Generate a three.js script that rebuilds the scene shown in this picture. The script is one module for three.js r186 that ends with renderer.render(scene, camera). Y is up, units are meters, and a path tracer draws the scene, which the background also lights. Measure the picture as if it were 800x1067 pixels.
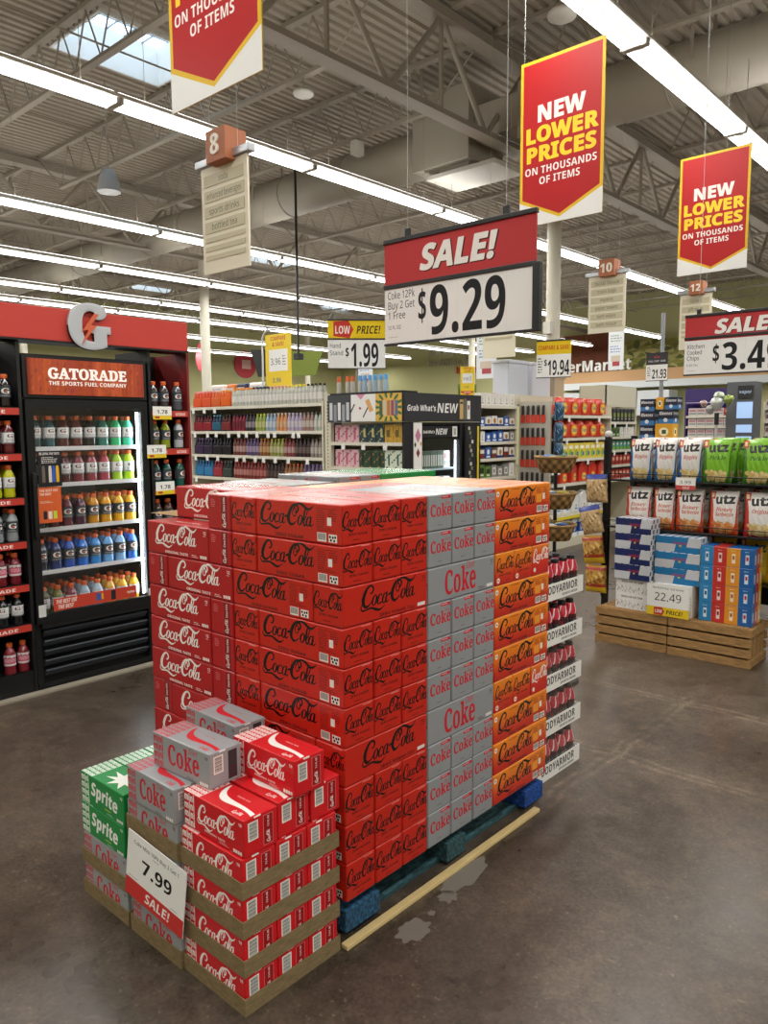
import * as THREE from 'three';
import { RoundedBoxGeometry } from 'three/addons/geometries/RoundedBoxGeometry.js';
import { TextGeometry } from 'three/addons/geometries/TextGeometry.js';
import { FontLoader } from 'three/addons/loaders/FontLoader.js';
import { RectAreaLightUniformsLib } from 'three/addons/lights/RectAreaLightUniformsLib.js';
import { mergeGeometries, mergeVertices } from 'three/addons/utils/BufferGeometryUtils.js';

// ---------------------------------------------------------------- camera, sky, exposure, lamps' strength
const scene = new THREE.Scene();
const camera = new THREE.PerspectiveCamera(67.66, 800 / 1067, 0.05, 120);
{
  const yaw = 0.838693, pitch = 0.109398, roll = -0.006487;
  const F = new THREE.Vector3(Math.sin(yaw) * Math.cos(pitch), -Math.sin(pitch), -Math.cos(yaw) * Math.cos(pitch));
  const R = new THREE.Vector3(Math.cos(yaw), 0, Math.sin(yaw)), U = new THREE.Vector3().crossVectors(R, F);
  const R2 = R.clone().multiplyScalar(Math.cos(roll)).addScaledVector(U, Math.sin(roll));
  const U2 = U.clone().multiplyScalar(Math.cos(roll)).addScaledVector(R, -Math.sin(roll));
  camera.matrixAutoUpdate = true;
  camera.position.set(-1.578, 1.604, 1.584);
  camera.quaternion.setFromRotationMatrix(new THREE.Matrix4().makeBasis(R2, U2, F.clone().negate()));
}
const renderer = new THREE.WebGLRenderer({ antialias: true });
renderer.toneMapping = THREE.LinearToneMapping;
renderer.toneMappingExposure = 1.12;
renderer.shadowMap.enabled = true;
scene.background = new THREE.Color(0.62, 0.8, 1.0);          // overcast blue-white daylight over the skylights
scene.backgroundIntensity = 3.4;
RectAreaLightUniformsLib.init();
const TUBE_LIGHT = 26, UP_LIGHT = 8, TUBE_GLOW = 5, LED_LIGHT = 14, LAMP_COLOR = new THREE.Color(1.0, 0.985, 0.95);

// ---------------------------------------------------------------- helpers
let seed = 11;
const rnd = () => { seed = (seed + 0x6d2b79f5) | 0; let t = Math.imul(seed ^ (seed >>> 15), 1 | seed); t = (t + Math.imul(t ^ (t >>> 7), 61 | t)) ^ t; return ((t ^ (t >>> 14)) >>> 0) / 4294967296; };
const rr = (a, b) => a + (b - a) * rnd(), pick = (a) => a[Math.floor(rnd() * a.length)];
const taken = {};
const numbered = (n) => { const k = (taken[n] = (taken[n] ?? -1) + 1); return k ? n + '_' + String(k).padStart(3, '0') : n; };
function tag(o, label, category, group, kind) {
  if (label) o.userData.label = label;
  if (category) o.userData.category = category;
  if (group) o.userData.group = group;
  if (kind) o.userData.kind = kind;
  return o;
}
function thing(name, label, category, [x, y, z] = [0, 0, 0], turn = 0, group) {
  const o = new THREE.Group(); o.name = numbered(name); scene.add(o);
  o.position.set(x, y, z); o.rotation.y = turn;
  return tag(o, label, category, group);
}
function part(name, geo, m, parent, label) { const o = new THREE.Mesh(geo, m); o.name = name; parent.add(o); if (label) o.userData.label = label; return o; }
function solo(name, geo, m, label, category, pos = [0, 0, 0], turn = 0, group) {
  const o = new THREE.Mesh(geo, m); o.name = numbered(name); scene.add(o); o.position.set(...pos); o.rotation.y = turn;
  return tag(o, label, category, group);
}
function struct(name, geo, m) { const o = geo ? new THREE.Mesh(geo, m) : new THREE.Group(); o.name = name; o.userData.kind = 'structure'; scene.add(o); return o; }
function dup(src, [x, y, z], turn, label, group) {
  const r = src.clone(); r.name = numbered(src.name.replace(/_\d{3}$/, '')); scene.add(r);
  r.userData = { ...src.userData }; r.position.set(x, y, z); r.rotation.y = turn;
  return tag(r, label, null, group);
}
const mats = new Map();
function mat(color, roughness = 0.6, o = {}) {
  const k = JSON.stringify([color, roughness, o]);
  if (!mats.has(k)) mats.set(k, new THREE.MeshPhysicalMaterial({ color, roughness, ...o }));
  return mats.get(k);
}
const bx = (x0, x1, y0, y1, z0, z1) => new THREE.BoxGeometry(x1 - x0, y1 - y0, z1 - z0).translate((x0 + x1) / 2, (y0 + y1) / 2, (z0 + z1) / 2);
const rb = (x0, x1, y0, y1, z0, z1, r = 0.005, s = 1) => new RoundedBoxGeometry(x1 - x0, y1 - y0, z1 - z0, s, r).translate((x0 + x1) / 2, (y0 + y1) / 2, (z0 + z1) / 2);
const merge = (l) => mergeGeometries(l.map((g) => { const h = g.index ? g.toNonIndexed() : g; for (const n of Object.keys(h.attributes)) if (!['position', 'normal', 'uv'].includes(n)) h.deleteAttribute(n); return h; }));
function rod(a, b, r, seg = 6) {
  const A = new THREE.Vector3(...a), B = new THREE.Vector3(...b), d = B.clone().sub(A);
  return new THREE.CylinderGeometry(r, r, d.length(), seg, 1).applyQuaternion(new THREE.Quaternion().setFromUnitVectors(new THREE.Vector3(0, 1, 0), d.normalize())).translate((a[0] + b[0]) / 2, (a[1] + b[1]) / 2, (a[2] + b[2]) / 2);
}
const lathe = (pts, seg = 18) => new THREE.LatheGeometry(pts.map(([r, y]) => new THREE.Vector2(r, y)), seg);
function canvas(w, h, draw) { const c = document.createElement('canvas'); c.width = w; c.height = h; const g = c.getContext('2d'); g.textBaseline = 'alphabetic'; draw(g, w, h); return c; }
function texture(w, h, draw) { const t = new THREE.CanvasTexture(canvas(w, h, draw)); t.colorSpace = THREE.SRGBColorSpace; t.magFilter = THREE.LinearFilter; return t; }
// text of a wanted width, squeezed or stretched to fit
function fit(g, s, x, y, w, size, font = 'sans-serif', align = 'left', slant = 0) {
  g.save(); g.font = size + 'px ' + font; const m = g.measureText(s).width || 1, k = w ? w / m : 1;
  g.translate(align === 'center' ? x - (w || m) / 2 : x, y); g.transform(k, 0, -slant, 1, 0, 0); g.textAlign = 'left'; g.fillText(s, 0, 0); g.restore();
}
function upright(g, s, x, y, len, size, font = 'bold', turn = -Math.PI / 2) { g.save(); g.translate(x, y); g.rotate(turn); fit(g, s, 0, 0, len, size, font === 'bold' ? 'sans-serif' : font); g.restore(); }
const bold = (n) => 'bold ' + n;
function fitB(g, s, x, y, w, size, align = 'left', slant = 0, heavy = 0) { g.save(); g.font = 'bold ' + size + 'px sans-serif'; const m = g.measureText(s).width, k = w ? w / m : 1; g.translate(align === 'center' ? x - (w || m) / 2 : x, y); g.transform(k, 0, -slant, 1, 0, 0); g.fillText(s, 0, 0); if (heavy) { g.lineWidth = size * heavy; g.lineJoin = 'round'; g.strokeStyle = g.fillStyle; g.strokeText(s, 0, 0); } g.restore(); }
function fitS(g, s, x, y, w, size, align = 'left', slant = 0, heavy = 0) { g.save(); g.font = 'bold ' + size + 'px serif'; const m = g.measureText(s).width, k = w ? w / m : 1; g.translate(align === 'center' ? x - (w || m) / 2 : x, y); g.transform(k, 0, -slant, 1, 0, 0); g.fillText(s, 0, 0); if (heavy) { g.lineWidth = size * heavy; g.lineJoin = 'round'; g.strokeStyle = g.fillStyle; g.strokeText(s, 0, 0); } g.restore(); }
// a pen of changing width drawn along a smooth line through [x, y, width]
function brush(g, pts) {
  const n = pts.length, c = (a, b, c2, d, t) => 0.5 * (2 * b + (c2 - a) * t + (2 * a - 5 * b + 4 * c2 - d) * t * t + (3 * b - a - 3 * c2 + d) * t * t * t);
  for (let i = 0; i < n - 1; i++) {
    const [p, q, r, s] = [pts[Math.max(0, i - 1)], pts[i], pts[i + 1], pts[Math.min(n - 1, i + 2)]];
    for (let k = 0; k <= 14; k++) { const t = k / 14; g.beginPath(); g.arc(c(p[0], q[0], r[0], s[0], t), c(p[1], q[1], r[1], s[1], t), Math.max(0.7, c(p[2], q[2], r[2], s[2], t) * 0.56), 0, 7); g.fill(); }
  }
}
function oval(g, cx, cy, rx, ry, a0 = 0, a1 = 6.4, thin = 2.5, thick = 6.5) {
  const l = []; for (let i = 0; i <= 18; i++) { const t = a0 + (a1 - a0) * i / 18; const y = ry * Math.sin(t); l.push([cx + rx * Math.cos(t) - y * 0.28, cy + y, thin + (thick - thin) * Math.abs(Math.cos(t)) ** 1.5]); } brush(g, l);
}
// the flowing cola script, 246 units wide and 92 high
function script(g, x, y, w, color, hgt) {
  g.save(); g.translate(x, y); g.scale(w / 246, (hgt ?? w * 92 / 246) / 92); g.fillStyle = color;
  const C = (dx) => brush(g, [[44 + dx, 30, 3], [51 + dx, 30, 4.5], [57 + dx, 20, 6], [53 + dx, 10, 6], [43 + dx, 7, 6], [31 + dx, 14, 8], [20 + dx, 30, 11], [14 + dx, 47, 12], [16 + dx, 61, 10], [24 + dx, 69, 8], [36 + dx, 67, 5], [47 + dx, 58, 3]]);
  C(0); brush(g, [[16, 54, 3], [7, 62, 3], [5, 72, 4], [13, 79, 5], [30, 77, 5], [48, 76, 6], [66, 83, 8], [82, 87, 6], [95, 82, 3], [104, 76, 1.5]]);
  oval(g, 61, 54, 8, 15); brush(g, [[68, 44, 3], [75, 48, 2], [80, 46, 2]]);
  oval(g, 83, 54, 8, 15, 0.9, 5.5); brush(g, [[86, 67, 4], [92, 63, 2], [96, 60, 2]]);
  oval(g, 104, 54, 8, 15); brush(g, [[115, 39, 5], [110, 56, 6], [111, 67, 5], [117, 67, 3], [122, 61, 2]]);
  brush(g, [[121, 47, 5], [128, 44, 6], [131, 43, 4]]);
  C(122); brush(g, [[160, 44, 2.5], [154, 36, 3], [158, 22, 4], [170, 8, 5], [184, 3, 6], [200, 8, 8], [214, 17, 8], [228, 17, 6], [240, 9, 3], [244, 4, 2]]);
  brush(g, [[160, 44, 3], [167, 40, 3.5], [170, 28, 4], [165, 18, 3], [157, 24, 3]]);
  oval(g, 186, 54, 8, 15); brush(g, [[192, 46, 3], [199, 50, 2], [204, 46, 2]]);
  brush(g, [[200, 60, 2.5], [211, 42, 4], [218, 22, 4], [214, 13, 4], [207, 24, 6], [202, 46, 7], [201, 62, 6], [206, 69, 5], [213, 63, 2.5]]);
  oval(g, 222, 55, 8, 14); brush(g, [[233, 41, 5], [228, 57, 6], [229, 67, 5], [235, 67, 3], [241, 61, 2]]);
  g.restore();
}
// box whose six faces look up rectangles [x, y, w, h] of an atlas of W x H pixels, in the order +x -x +y -y +z -z
function atlasBox(w, h, d, rects, W, H, r = 0.004) {
  const g = new RoundedBoxGeometry(w, h, d, 1, r), uv = g.attributes.uv, n = uv.count / 6;
  for (let f = 0; f < 6; f++) { const [x, y, a, b] = rects[f]; for (let i = f * n; i < (f + 1) * n; i++) uv.setXY(i, (x + 1 + THREE.MathUtils.clamp(uv.getX(i), 0, 1) * (a - 2)) / W, 1 - (y + 1 + (1 - THREE.MathUtils.clamp(uv.getY(i), 0, 1)) * (b - 2)) / H); }
  return g;
}
// thin card in the x-y plane with its print on the front (+z) and, if asked, on the back; the edges take the print's corner colour
function card(w, h, d, both = true, rect = [0, 0, 1, 1], edge = [0.01, 0.99]) {
  const g = new THREE.BoxGeometry(w, h, d).toNonIndexed(), uv = g.attributes.uv, n = 6;
  for (let f = 0; f < 6; f++) for (let i = f * n; i < f * n + n; i++) {
    if (f === 4 || (f === 5 && both)) uv.setXY(i, rect[0] + uv.getX(i) * rect[2], rect[1] + uv.getY(i) * rect[3]); else uv.setXY(i, ...edge);
  }
  return g;
}
const WORD = ['bottom', 'second', 'third', 'fourth', 'fifth', 'sixth', 'seventh', 'eighth', 'ninth', 'top'];
const ORD = ['first', 'second', 'third', 'fourth', 'fifth', 'sixth', 'seventh', 'eighth', 'ninth', 'tenth', 'eleventh', 'twelfth', 'thirteenth', 'fourteenth', 'fifteenth', 'sixteenth', 'seventeenth', 'eighteenth', 'nineteenth', 'twentieth', 'twenty-first', 'twenty-second', 'twenty-third', 'twenty-fourth', 'twenty-fifth'];

// ---------------------------------------------------------------- floor and shell
const XW = 27, ZW = -27, XN = -6, ZN = 9, DECK = 6.6;
function lattice(n, s) { const a = new Float32Array(n * n); let q = s; for (let i = 0; i < n * n; i++) { q = (q * 1664525 + 1013904223) >>> 0; a[i] = q / 4294967296; } return (x, y) => { const ix = Math.floor(x), iy = Math.floor(y), fx = x - ix, fy = y - iy, sx = fx * fx * (3 - 2 * fx), sy = fy * fy * (3 - 2 * fy), A = ix % n, B = (ix + 1) % n, C = (iy % n) * n, D = ((iy + 1) % n) * n; const u = a[C + A] + (a[C + B] - a[C + A]) * sx, v = a[D + A] + (a[D + B] - a[D + A]) * sx; return u + (v - u) * sy; }; }
const data = (n, f, srgb = true) => { const d = new Uint8Array(n * n * 4); for (let y = 0, i = 0; y < n; y++) for (let x = 0; x < n; x++, i += 4) { const c = f(x / n, y / n, x, y); d[i] = c[0]; d[i + 1] = c[1]; d[i + 2] = c[2]; d[i + 3] = 255; } const t = new THREE.DataTexture(d, n, n); t.wrapS = t.wrapT = THREE.RepeatWrapping; t.magFilter = THREE.LinearFilter; if (srgb) t.colorSpace = THREE.SRGBColorSpace; t.needsUpdate = true; return t; };
const n4 = lattice(5, 3), n9 = lattice(14, 5), n40 = lattice(48, 9), n150 = lattice(170, 4), n600 = lattice(900, 8);
const concrete = data(2048, (u, v, x, y) => {
  const big = n4(u * 5, v * 5), mid = n9(u * 14, v * 14), sm = n40(u * 48, v * 48), ti = n150(u * 170, v * 170), gr = n600(u * 900, v * 900);
  const old = (t) => { const d = Math.abs(((t * 7) % 1) - 0.5) * 0.93; return Math.max(0, 1 - Math.abs(d - 0.44) / 0.022); };   // ghost lines of tiles once glued here, about 0.9 m apart
  const wob = (sm - 0.5) * 0.006, ghost = Math.max(old(u + wob), old(v + wob)) * THREE.MathUtils.smoothstep(mid + big * 0.4, 0.5, 1.0) * (0.4 + ti * 0.9);
  const chip = gr > 0.962 ? 34 : gr < 0.03 ? -22 : 0;
  const k = 76 + (big - 0.5) * 22 + (mid - 0.5) * 20 + (sm - 0.5) * 14 + (ti - 0.5) * 16 + (gr - 0.5) * 22 + ghost * 22 + chip;
  return [k * 1.07 + 2, k * 0.955, k * 0.81];
});
concrete.repeat.set(1 / 6.5, 1 / 6.5);
const polish = data(512, (u, v) => { const k = 84 + (n4(u * 5, v * 5) - 0.5) * 22 + (n9(u * 14, v * 14) - 0.5) * 26 + (n40(u * 48, v * 48) - 0.5) * 16 + (n150(u * 170, v * 170) - 0.5) * 12; return [k, k, k]; }, false);
polish.repeat.set(1 / 6.5, 1 / 6.5);
const floorMat = new THREE.MeshPhysicalMaterial({ map: concrete, roughness: 1, roughnessMap: polish, specularIntensity: 0.9 });
{
  const g = bx(XN - 0.3, XW + 0.3, -0.2, 0, ZW - 0.3, ZN + 0.3), p = g.attributes.position, uv = g.attributes.uv;
  for (let i = 0; i < p.count; i++) uv.setXY(i, p.getX(i), p.getZ(i));
  struct('floor', g, floorMat);
}
const wallPaint = mat(0xb4b282, 0.85), wallPale = mat(0xb9b59a, 0.85), steel = mat(0x9c9385, 0.55), steelDark = mat(0x8a857c, 0.6);
struct('wall_far_left', bx(XN - 0.3, XW + 0.3, 0, 7.4, ZW - 0.3, ZW), wallPaint);
struct('wall_far_right', bx(XW, XW + 0.3, 0, 7.4, ZW, ZN), wallPaint);
struct('wall_near_left', bx(XN - 0.3, XN, 0, 7.4, ZW, ZN), wallPale);
struct('wall_near_right', bx(XN - 0.3, XW + 0.3, 0, 7.4, ZN, ZN + 0.3), wallPale);

// corrugated roof deck on bar joists and girders, with four skylights
const ceiling = struct('ceiling');
const deckMat = mat(0xa3998a, 0.6), roofMat = mat(0x777570, 0.9);
function deckPiece(x0, x1, z0, z1) {
  x0 += 0; const s = new THREE.Shape(), pitch = 0.152, n = Math.max(1, Math.round((z1 - z0) / pitch)), q = (z1 - z0) / n;
  s.moveTo(z0, DECK + 0.06);
  for (let i = 0; i < n; i++) { const a = z0 + i * q; for (const [f, h] of [[0, 0.038], [0.3, 0.038], [0.42, 0], [0.88, 0]]) s.lineTo(a + f * q, DECK + h); }
  s.lineTo(z1, DECK + 0.038); s.lineTo(z1, DECK + 0.06);
  const g = new THREE.ExtrudeGeometry(s, { depth: x1 - x0, bevelEnabled: false });
  g.rotateY(-Math.PI / 2).translate(x1, 0, 0);               // shape x -> world z, depth -> world x
  part('roof_deck', g, deckMat, ceiling);
  part('roof_slab', bx(x0, x1, DECK + 0.06, DECK + 0.3, z0, z1), roofMat, ceiling);
}
const SKY = [[3.4, 5.02, -8.72, -7.42], [12.9, 14.5, -17, -15.8], [20.5, 22.1, -21.9, -20.6], [12.9, 14.5, -23.6, -22.4]];
{
  let z = ZN;
  for (const [x0, x1, za, zb] of SKY) { deckPiece(XN, XW, zb, z); deckPiece(XN, x0, za, zb); deckPiece(x1, XW, za, zb); z = za; }
  deckPiece(XN, XW, ZW, z);
  const well = mat(0xe8e8e4, 0.7), bar = mat(0x9aa0a4, 0.5, { metalness: 0.4 }), pane = mat(0xffffff, 0, { transmission: 1, thickness: 0 });
  SKY.forEach(([x0, x1, za, zb], i) => {
    const w = struct('window_' + (i + 1)), top = DECK + 0.5, t = 0.03;
    for (const g of [bx(x0, x0 + t, DECK - 0.02, top, za, zb), bx(x1 - t, x1, DECK - 0.02, top, za, zb), bx(x0 + t, x1 - t, DECK - 0.02, top, za, za + t), bx(x0 + t, x1 - t, DECK - 0.02, top, zb - t, zb)]) part('well_side', g, well, w);
    part('pane', bx(x0, x1, top, top + 0.008, za, zb), pane, w);
    for (let k = 1; k < 6; k++) part('glazing_bar', bx(x0 + (x1 - x0) * k / 6 - 0.008, x0 + (x1 - x0) * k / 6 + 0.008, top - 0.02, top, za, zb), bar, w);
    for (let k = 1; k < 4; k++) part('glazing_bar', bx(x0, x1, top - 0.02, top, za + (zb - za) * k / 4 - 0.008, za + (zb - za) * k / 4 + 0.008), bar, w);
  });
}
const ZG = [4.35, -4.35, -13.05, -21.75];
for (let b = 0; b < 4; b++) {
  const za = ZG[b], zb = b < 3 ? ZG[b + 1] : ZW;
  // one joist shape for the bay, shared by every joist of it
  const top = bx(-0.05, 0.05, DECK - 0.06, DECK - 0.001, zb, za), lowA = za - 0.9, lowB = zb + 0.9, yb = DECK - 0.68, n = Math.round((lowA - lowB) / 0.62), p = (lowA - lowB) / n, web = [], low = [];
  low.push(bx(-0.045, 0.045, yb - 0.035, yb + 0.005, lowB, lowA));
  for (let i = 0; i < n; i++) { const z0 = lowA - i * p; web.push(rod([0, yb, z0], [0, DECK - 0.06, z0 - p / 2], 0.011, 5), rod([0, DECK - 0.06, z0 - p / 2], [0, yb, z0 - p], 0.011, 5)); }
  web.push(rod([0, yb, lowA], [0, DECK - 0.06, za - 0.1], 0.012, 5), rod([0, yb, lowB], [0, DECK - 0.06, zb + 0.1], 0.012, 5));
  const W = merge(web), L = merge(low);
  for (let k = 0; k < 13; k++) {
    const x = 3.25 + 1.9 * k, j = new THREE.Group(); j.name = 'joist'; j.position.x = x; ceiling.add(j);
    part('top_chord', top, steel, j); part('bottom_chord', L, steel, j); part('web', W, steel, j);
  }
}
for (const z of ZG) {   // deep girders that carry the joists
  const g = new THREE.Group(); g.name = 'girder'; g.position.z = z; ceiling.add(g);
  const yb = 5.38, yt = DECK - 0.13, web = [];
  part('top_chord', bx(1.3, XW, yt - 0.06, yt + 0.06, -0.11, 0.11), steel, g);
  part('bottom_chord', merge([bx(1.3, XW, yb - 0.06, yb - 0.05, -0.1, 0.1), bx(1.3, XW, yb - 0.055, yb + 0.05, -0.03, 0.03)]), steel, g);
  for (let k = 0; k < 14; k++) {
    const x = 1.35 + 1.9 * k; if (x + 1.9 > XW) break;
    const post = k % 2 ? yb : yt;
    web.push(bx(x + 0.93, x + 0.97, yb, yt, -0.02, 0.02));
    web.push(rod([x, yb, 0], [x + 0.95, yt, 0], 0.038, 5), rod([x + 0.95, yt, 0], [x + 1.9, yb, 0], 0.038, 5));
  }
  part('web', merge(web), steel, g);
}
// thin bridging lines across the joists
for (const z of [-2.2, -6.6, -10.8, -15.4, -19.3]) { part('bridging', rod([1.3, DECK - 0.1, z], [XW, DECK - 0.1, z], 0.012, 5), steel, ceiling); part('bridging', rod([1.3, DECK - 0.66, z - 0.3], [XW, DECK - 0.66, z - 0.3], 0.012, 5), steel, ceiling); }

// columns
const colMat = mat(0xc9c4b4, 0.5);
for (const [x, z, l] of [[8.85, -4.35, 'cream steel column rising behind the detergent shelves'], [8.75, -13.05, 'cream steel column behind the hanging aisle eight sign'], [8.45, -21.75, 'far cream column behind the red sports drink header'], [19.0, -13.05, 'far cream column between price sign and yellow shelf card'], [19.8, -21.75, 'farthest cream column left of the yellow low price sign']]) {
  const t = thing('column', l, 'column', [x, 0, z], 0, 'roof columns');
  part('shaft', new THREE.CylinderGeometry(0.105, 0.105, 5.3, 20).translate(0, 2.66, 0), colMat, t);
  part('cap_plate', bx(-0.18, 0.18, 5.31, 5.319, -0.15, 0.15), steel, t);
  part('base_plate', bx(-0.16, 0.16, 0, 0.02, -0.16, 0.16), steel, t);
  if (z === -4.35) part('junction_box', rb(-0.19, -0.1, 2.98, 3.16, -0.06, 0.06), mat(0xcfccc2, 0.5), t);
}
// air duct: round runs with seams either side of a square plenum
{
  const ductMat = mat(0xa59e90, 0.5), X0 = 7.6, Y0 = 5.6;
  const t = new THREE.Group(); t.name = 'air_duct'; t.position.x = X0; ceiling.add(t);
  const run = (a, b) => { part('duct_run', new THREE.CylinderGeometry(0.33, 0.33, a - b, 40, 1, true).rotateX(Math.PI / 2).translate(0, Y0, (a + b) / 2), mat(0xa59e90, 0.5, { side: THREE.DoubleSide }), t); for (let z = a - 0.02; z > b; z -= 1.5) part('seam', new THREE.TorusGeometry(0.332, 0.012, 6, 36).translate(0, Y0, z), ductMat, t); };
  run(3.9, -3.95); run(-5.75, ZW + 0.05);
  part('plenum', rb(-0.42, 0.42, 5.22, 6.2, -5.7, -4.72, 0.01), ductMat, t);
  part('plenum', rb(-0.36, 0.36, 5.3, 6.0, -4.0, -3.9, 0.01), ductMat, t); part('transition', rb(-0.3, 0.3, 5.46, 5.9, -4.74, -3.95, 0.01), ductMat, t);
  part('diffuser', rb(-0.42, 0.3, 5.06, 5.12, -5.45, -4.3, 0.008), mat(0xd0cdc4, 0.5), t);
  part('diffuser_neck', bx(-0.3, 0.2, 5.12, 5.24, -5.3, -4.8), ductMat, t);
  for (let z = 2; z > ZW; z -= 3.8) for (const s of [-1, 1]) part('strap', bx(s * 0.3375 - 0.0025, s * 0.3375 + 0.0025, Y0, DECK - 0.002, z - 0.02, z + 0.02), steel, t);
  const b = new THREE.Group(); b.name = 'branch_duct'; b.position.set(9.2, 0, -20.6); ceiling.add(b);
  part('branch', rod([-0.6, 5.4, 0], [-1.8, 4.9, 0.3], 0.3, 24), ductMat, b); part('grille', rod([-1.8, 4.9, 0.3], [-1.83, 4.885, 0.307], 0.27, 24), mat(0x2a2c30, 0.6), b);
}
// strip lights: rows of two-tube fixtures hung from the joists
const tubeMat = new THREE.MeshPhysicalMaterial({ color: 0xffffff, emissive: LAMP_COLOR, emissiveIntensity: TUBE_GLOW, roughness: 0.4 });
const whiteSteel = mat(0xe9e8e2, 0.4), clip = mat(0xd8d8d4, 0.4);
{
  const LEN = 2.44, yl = 4.62, rows = [[6.7, -5.4, 4], [2.8, -5.4, 9], [-1.22, -5.2, 13], [-5.25, -5, 13], [-9.15, -4.6, 13], [-12.1, -4, 12], [-14.95, -3.4, 12], [-16.9, -1, 11], [-20.2, 0, 11], [-23.8, 2, 10]];
  const body = merge([rb(-LEN / 2 + 0.004, LEN / 2 - 0.004, 0.03, 0.085, -0.05, 0.05, 0.004), bx(-LEN / 2 + 0.004, LEN / 2 - 0.004, 0.012, 0.032, -0.13, 0.13)]), tube = new THREE.CylinderGeometry(0.019, 0.019, LEN - 0.07, 12).rotateZ(Math.PI / 2);
  const sock = rb(-LEN / 2 + 0.006, -LEN / 2 + 0.035, -0.034, 0.012, -0.11, 0.11, 0.003), slot = bx(-LEN / 2 + 0.02, LEN / 2 - 0.02, 0.085, 0.09, -0.04, 0.04);
  const wire = rod([0.9, 0.08, 0], [0.9, DECK - yl, 0], 0.003, 4);
  const rowName = ['behind the camera', 'over the near aisle', 'over the red hanging banners at upper right', 'passing behind the aisle eight sign', 'second from the top on the left', 'third from the top on the left', 'fourth from the top on the left', 'fifth from the top on the left', 'far back over the green wall', 'farthest back along the green wall'];
  let first;
  rows.forEach(([z, x0, n], r) => {
    for (let k = 0; k < n; k++) {
      const x = x0 + LEN / 2 + k * LEN; if (x + LEN / 2 > XW - 0.5) continue;
      const lab = 'white two-tube strip light ' + rowName[r] + ', ' + ORD[k] + ' along its row', grp = 'strip lights in row ' + ORD[r];
      let t;
      if (!first) {
        t = first = thing('strip_light', lab, 'ceiling light', [x, yl, z], 0, grp);
        part('housing', body, whiteSteel, t); part('tube', tube.clone().translate(0, -0.014, 0.075), tubeMat, t); part('tube', tube.clone().translate(0, -0.014, -0.075), tubeMat, t);
        part('socket', sock, clip, t); part('socket', sock.clone().translate(LEN - 0.041, 0, 0), clip, t); part('uplight_slot', slot, tubeMat, t); part('hanger', wire, steel, t); part('hanger', wire.clone().translate(-1.8, 0, 0), steel, t);
      } else t = dup(first, [x, yl, z], 0, lab, grp);
      const pair = r === 2 || r === 3;                          // the two nearest rows: one lamp under each tube
      for (const s of pair ? [-0.075, 0.075] : [0]) { const l = new THREE.RectAreaLight(LAMP_COLOR, TUBE_LIGHT, LEN - 0.1, pair ? 0.1 : 0.2); l.name = 'strip_lamp'; l.position.set(x, yl - 0.055, z + s); l.rotation.x = -Math.PI / 2; scene.add(l); }
    }
    const len = Math.min(n * LEN, XW - 0.5 - x0), up = new THREE.RectAreaLight(LAMP_COLOR, UP_LIGHT, len, 0.08); up.name = 'strip_uplight'; up.position.set(x0 + len / 2, yl + 0.1, z); up.rotation.x = Math.PI / 2; scene.add(up);
  });
}
// things hung up in the roof
{
  const sp = (x, y, z, l) => { const t = thing('ceiling_speaker', l, 'speaker', [x, y, z], 0); part('shell', lathe([[0.001, 0.3], [0.09, 0.3], [0.13, 0.2], [0.17, 0], [0.16, -0.01], [0.15, 0.02], [0.001, 0.03]], 20), mat(0x9a9a98, 0.5), t); part('rod', rod([0, 0.29, 0], [0, DECK - y, 0], 0.008), steel, t); };
  sp(4.37, 5.05, -9.1, 'grey bell-shaped speaker hanging between left light rows');
  const sm = (x, y, z, l) => { const t = thing('smoke_detector', l, 'detector', [x, y, z]); part('body', lathe([[0.001, 0.06], [0.1, 0.06], [0.13, 0.03], [0.12, 0], [0.06, -0.03], [0.001, -0.03]], 20), mat(0xd6d4cc, 0.5), t); part('rod', rod([0, 0.05, 0], [0, y > 5.6 ? 0.204 : DECK - y, 0], 0.006), steel, t); };
  sm(5.15, 5.68, -5.75, 'white round detector under the joist right of left banner'); sm(4.75, 5.15, -1.98, 'grey round detector beside the nearest strip light');
  const w = thing('access_point', 'small white wireless box under the roof near the duct', 'device', [7.05, 5.655, -6.66]); part('box', rb(-0.09, 0.09, 0, 0.2, -0.06, 0.06), mat(0xd2d0c6, 0.5), w); part('stem', rod([0, 0.19, 0], [0, 0.229, 0], 0.012), steel, w);
  solo('camera_pole', merge([rod([0, 0, 0], [0, 3.0, 0], 0.02, 8), bx(-0.12, 0.12, 2.99, 3.04, -0.12, 0.12), rb(-0.06, 0.06, -0.1, 0.0, -0.06, 0.06)]), mat(0x16171a, 0.5), 'slim black pole hanging from the roof right of aisle eight sign', 'pole', [7.05, 2.84, -8.05]);
}
// wall graphics, soffit and letters at the far side
const font = await new FontLoader().loadAsync('fonts/droid/droid_sans_bold.typeface.json'), fontS = await new FontLoader().loadAsync('fonts/droid/droid_serif_bold.typeface.json');
function letters(s, size, depth, f = font, fat = 0) { const g = new TextGeometry(s, { font: f, size, depth, curveSegments: 6, bevelEnabled: fat > 0, bevelSize: fat, bevelThickness: 0.002, bevelSegments: 1 }); g.computeBoundingBox(); return g; }

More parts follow.
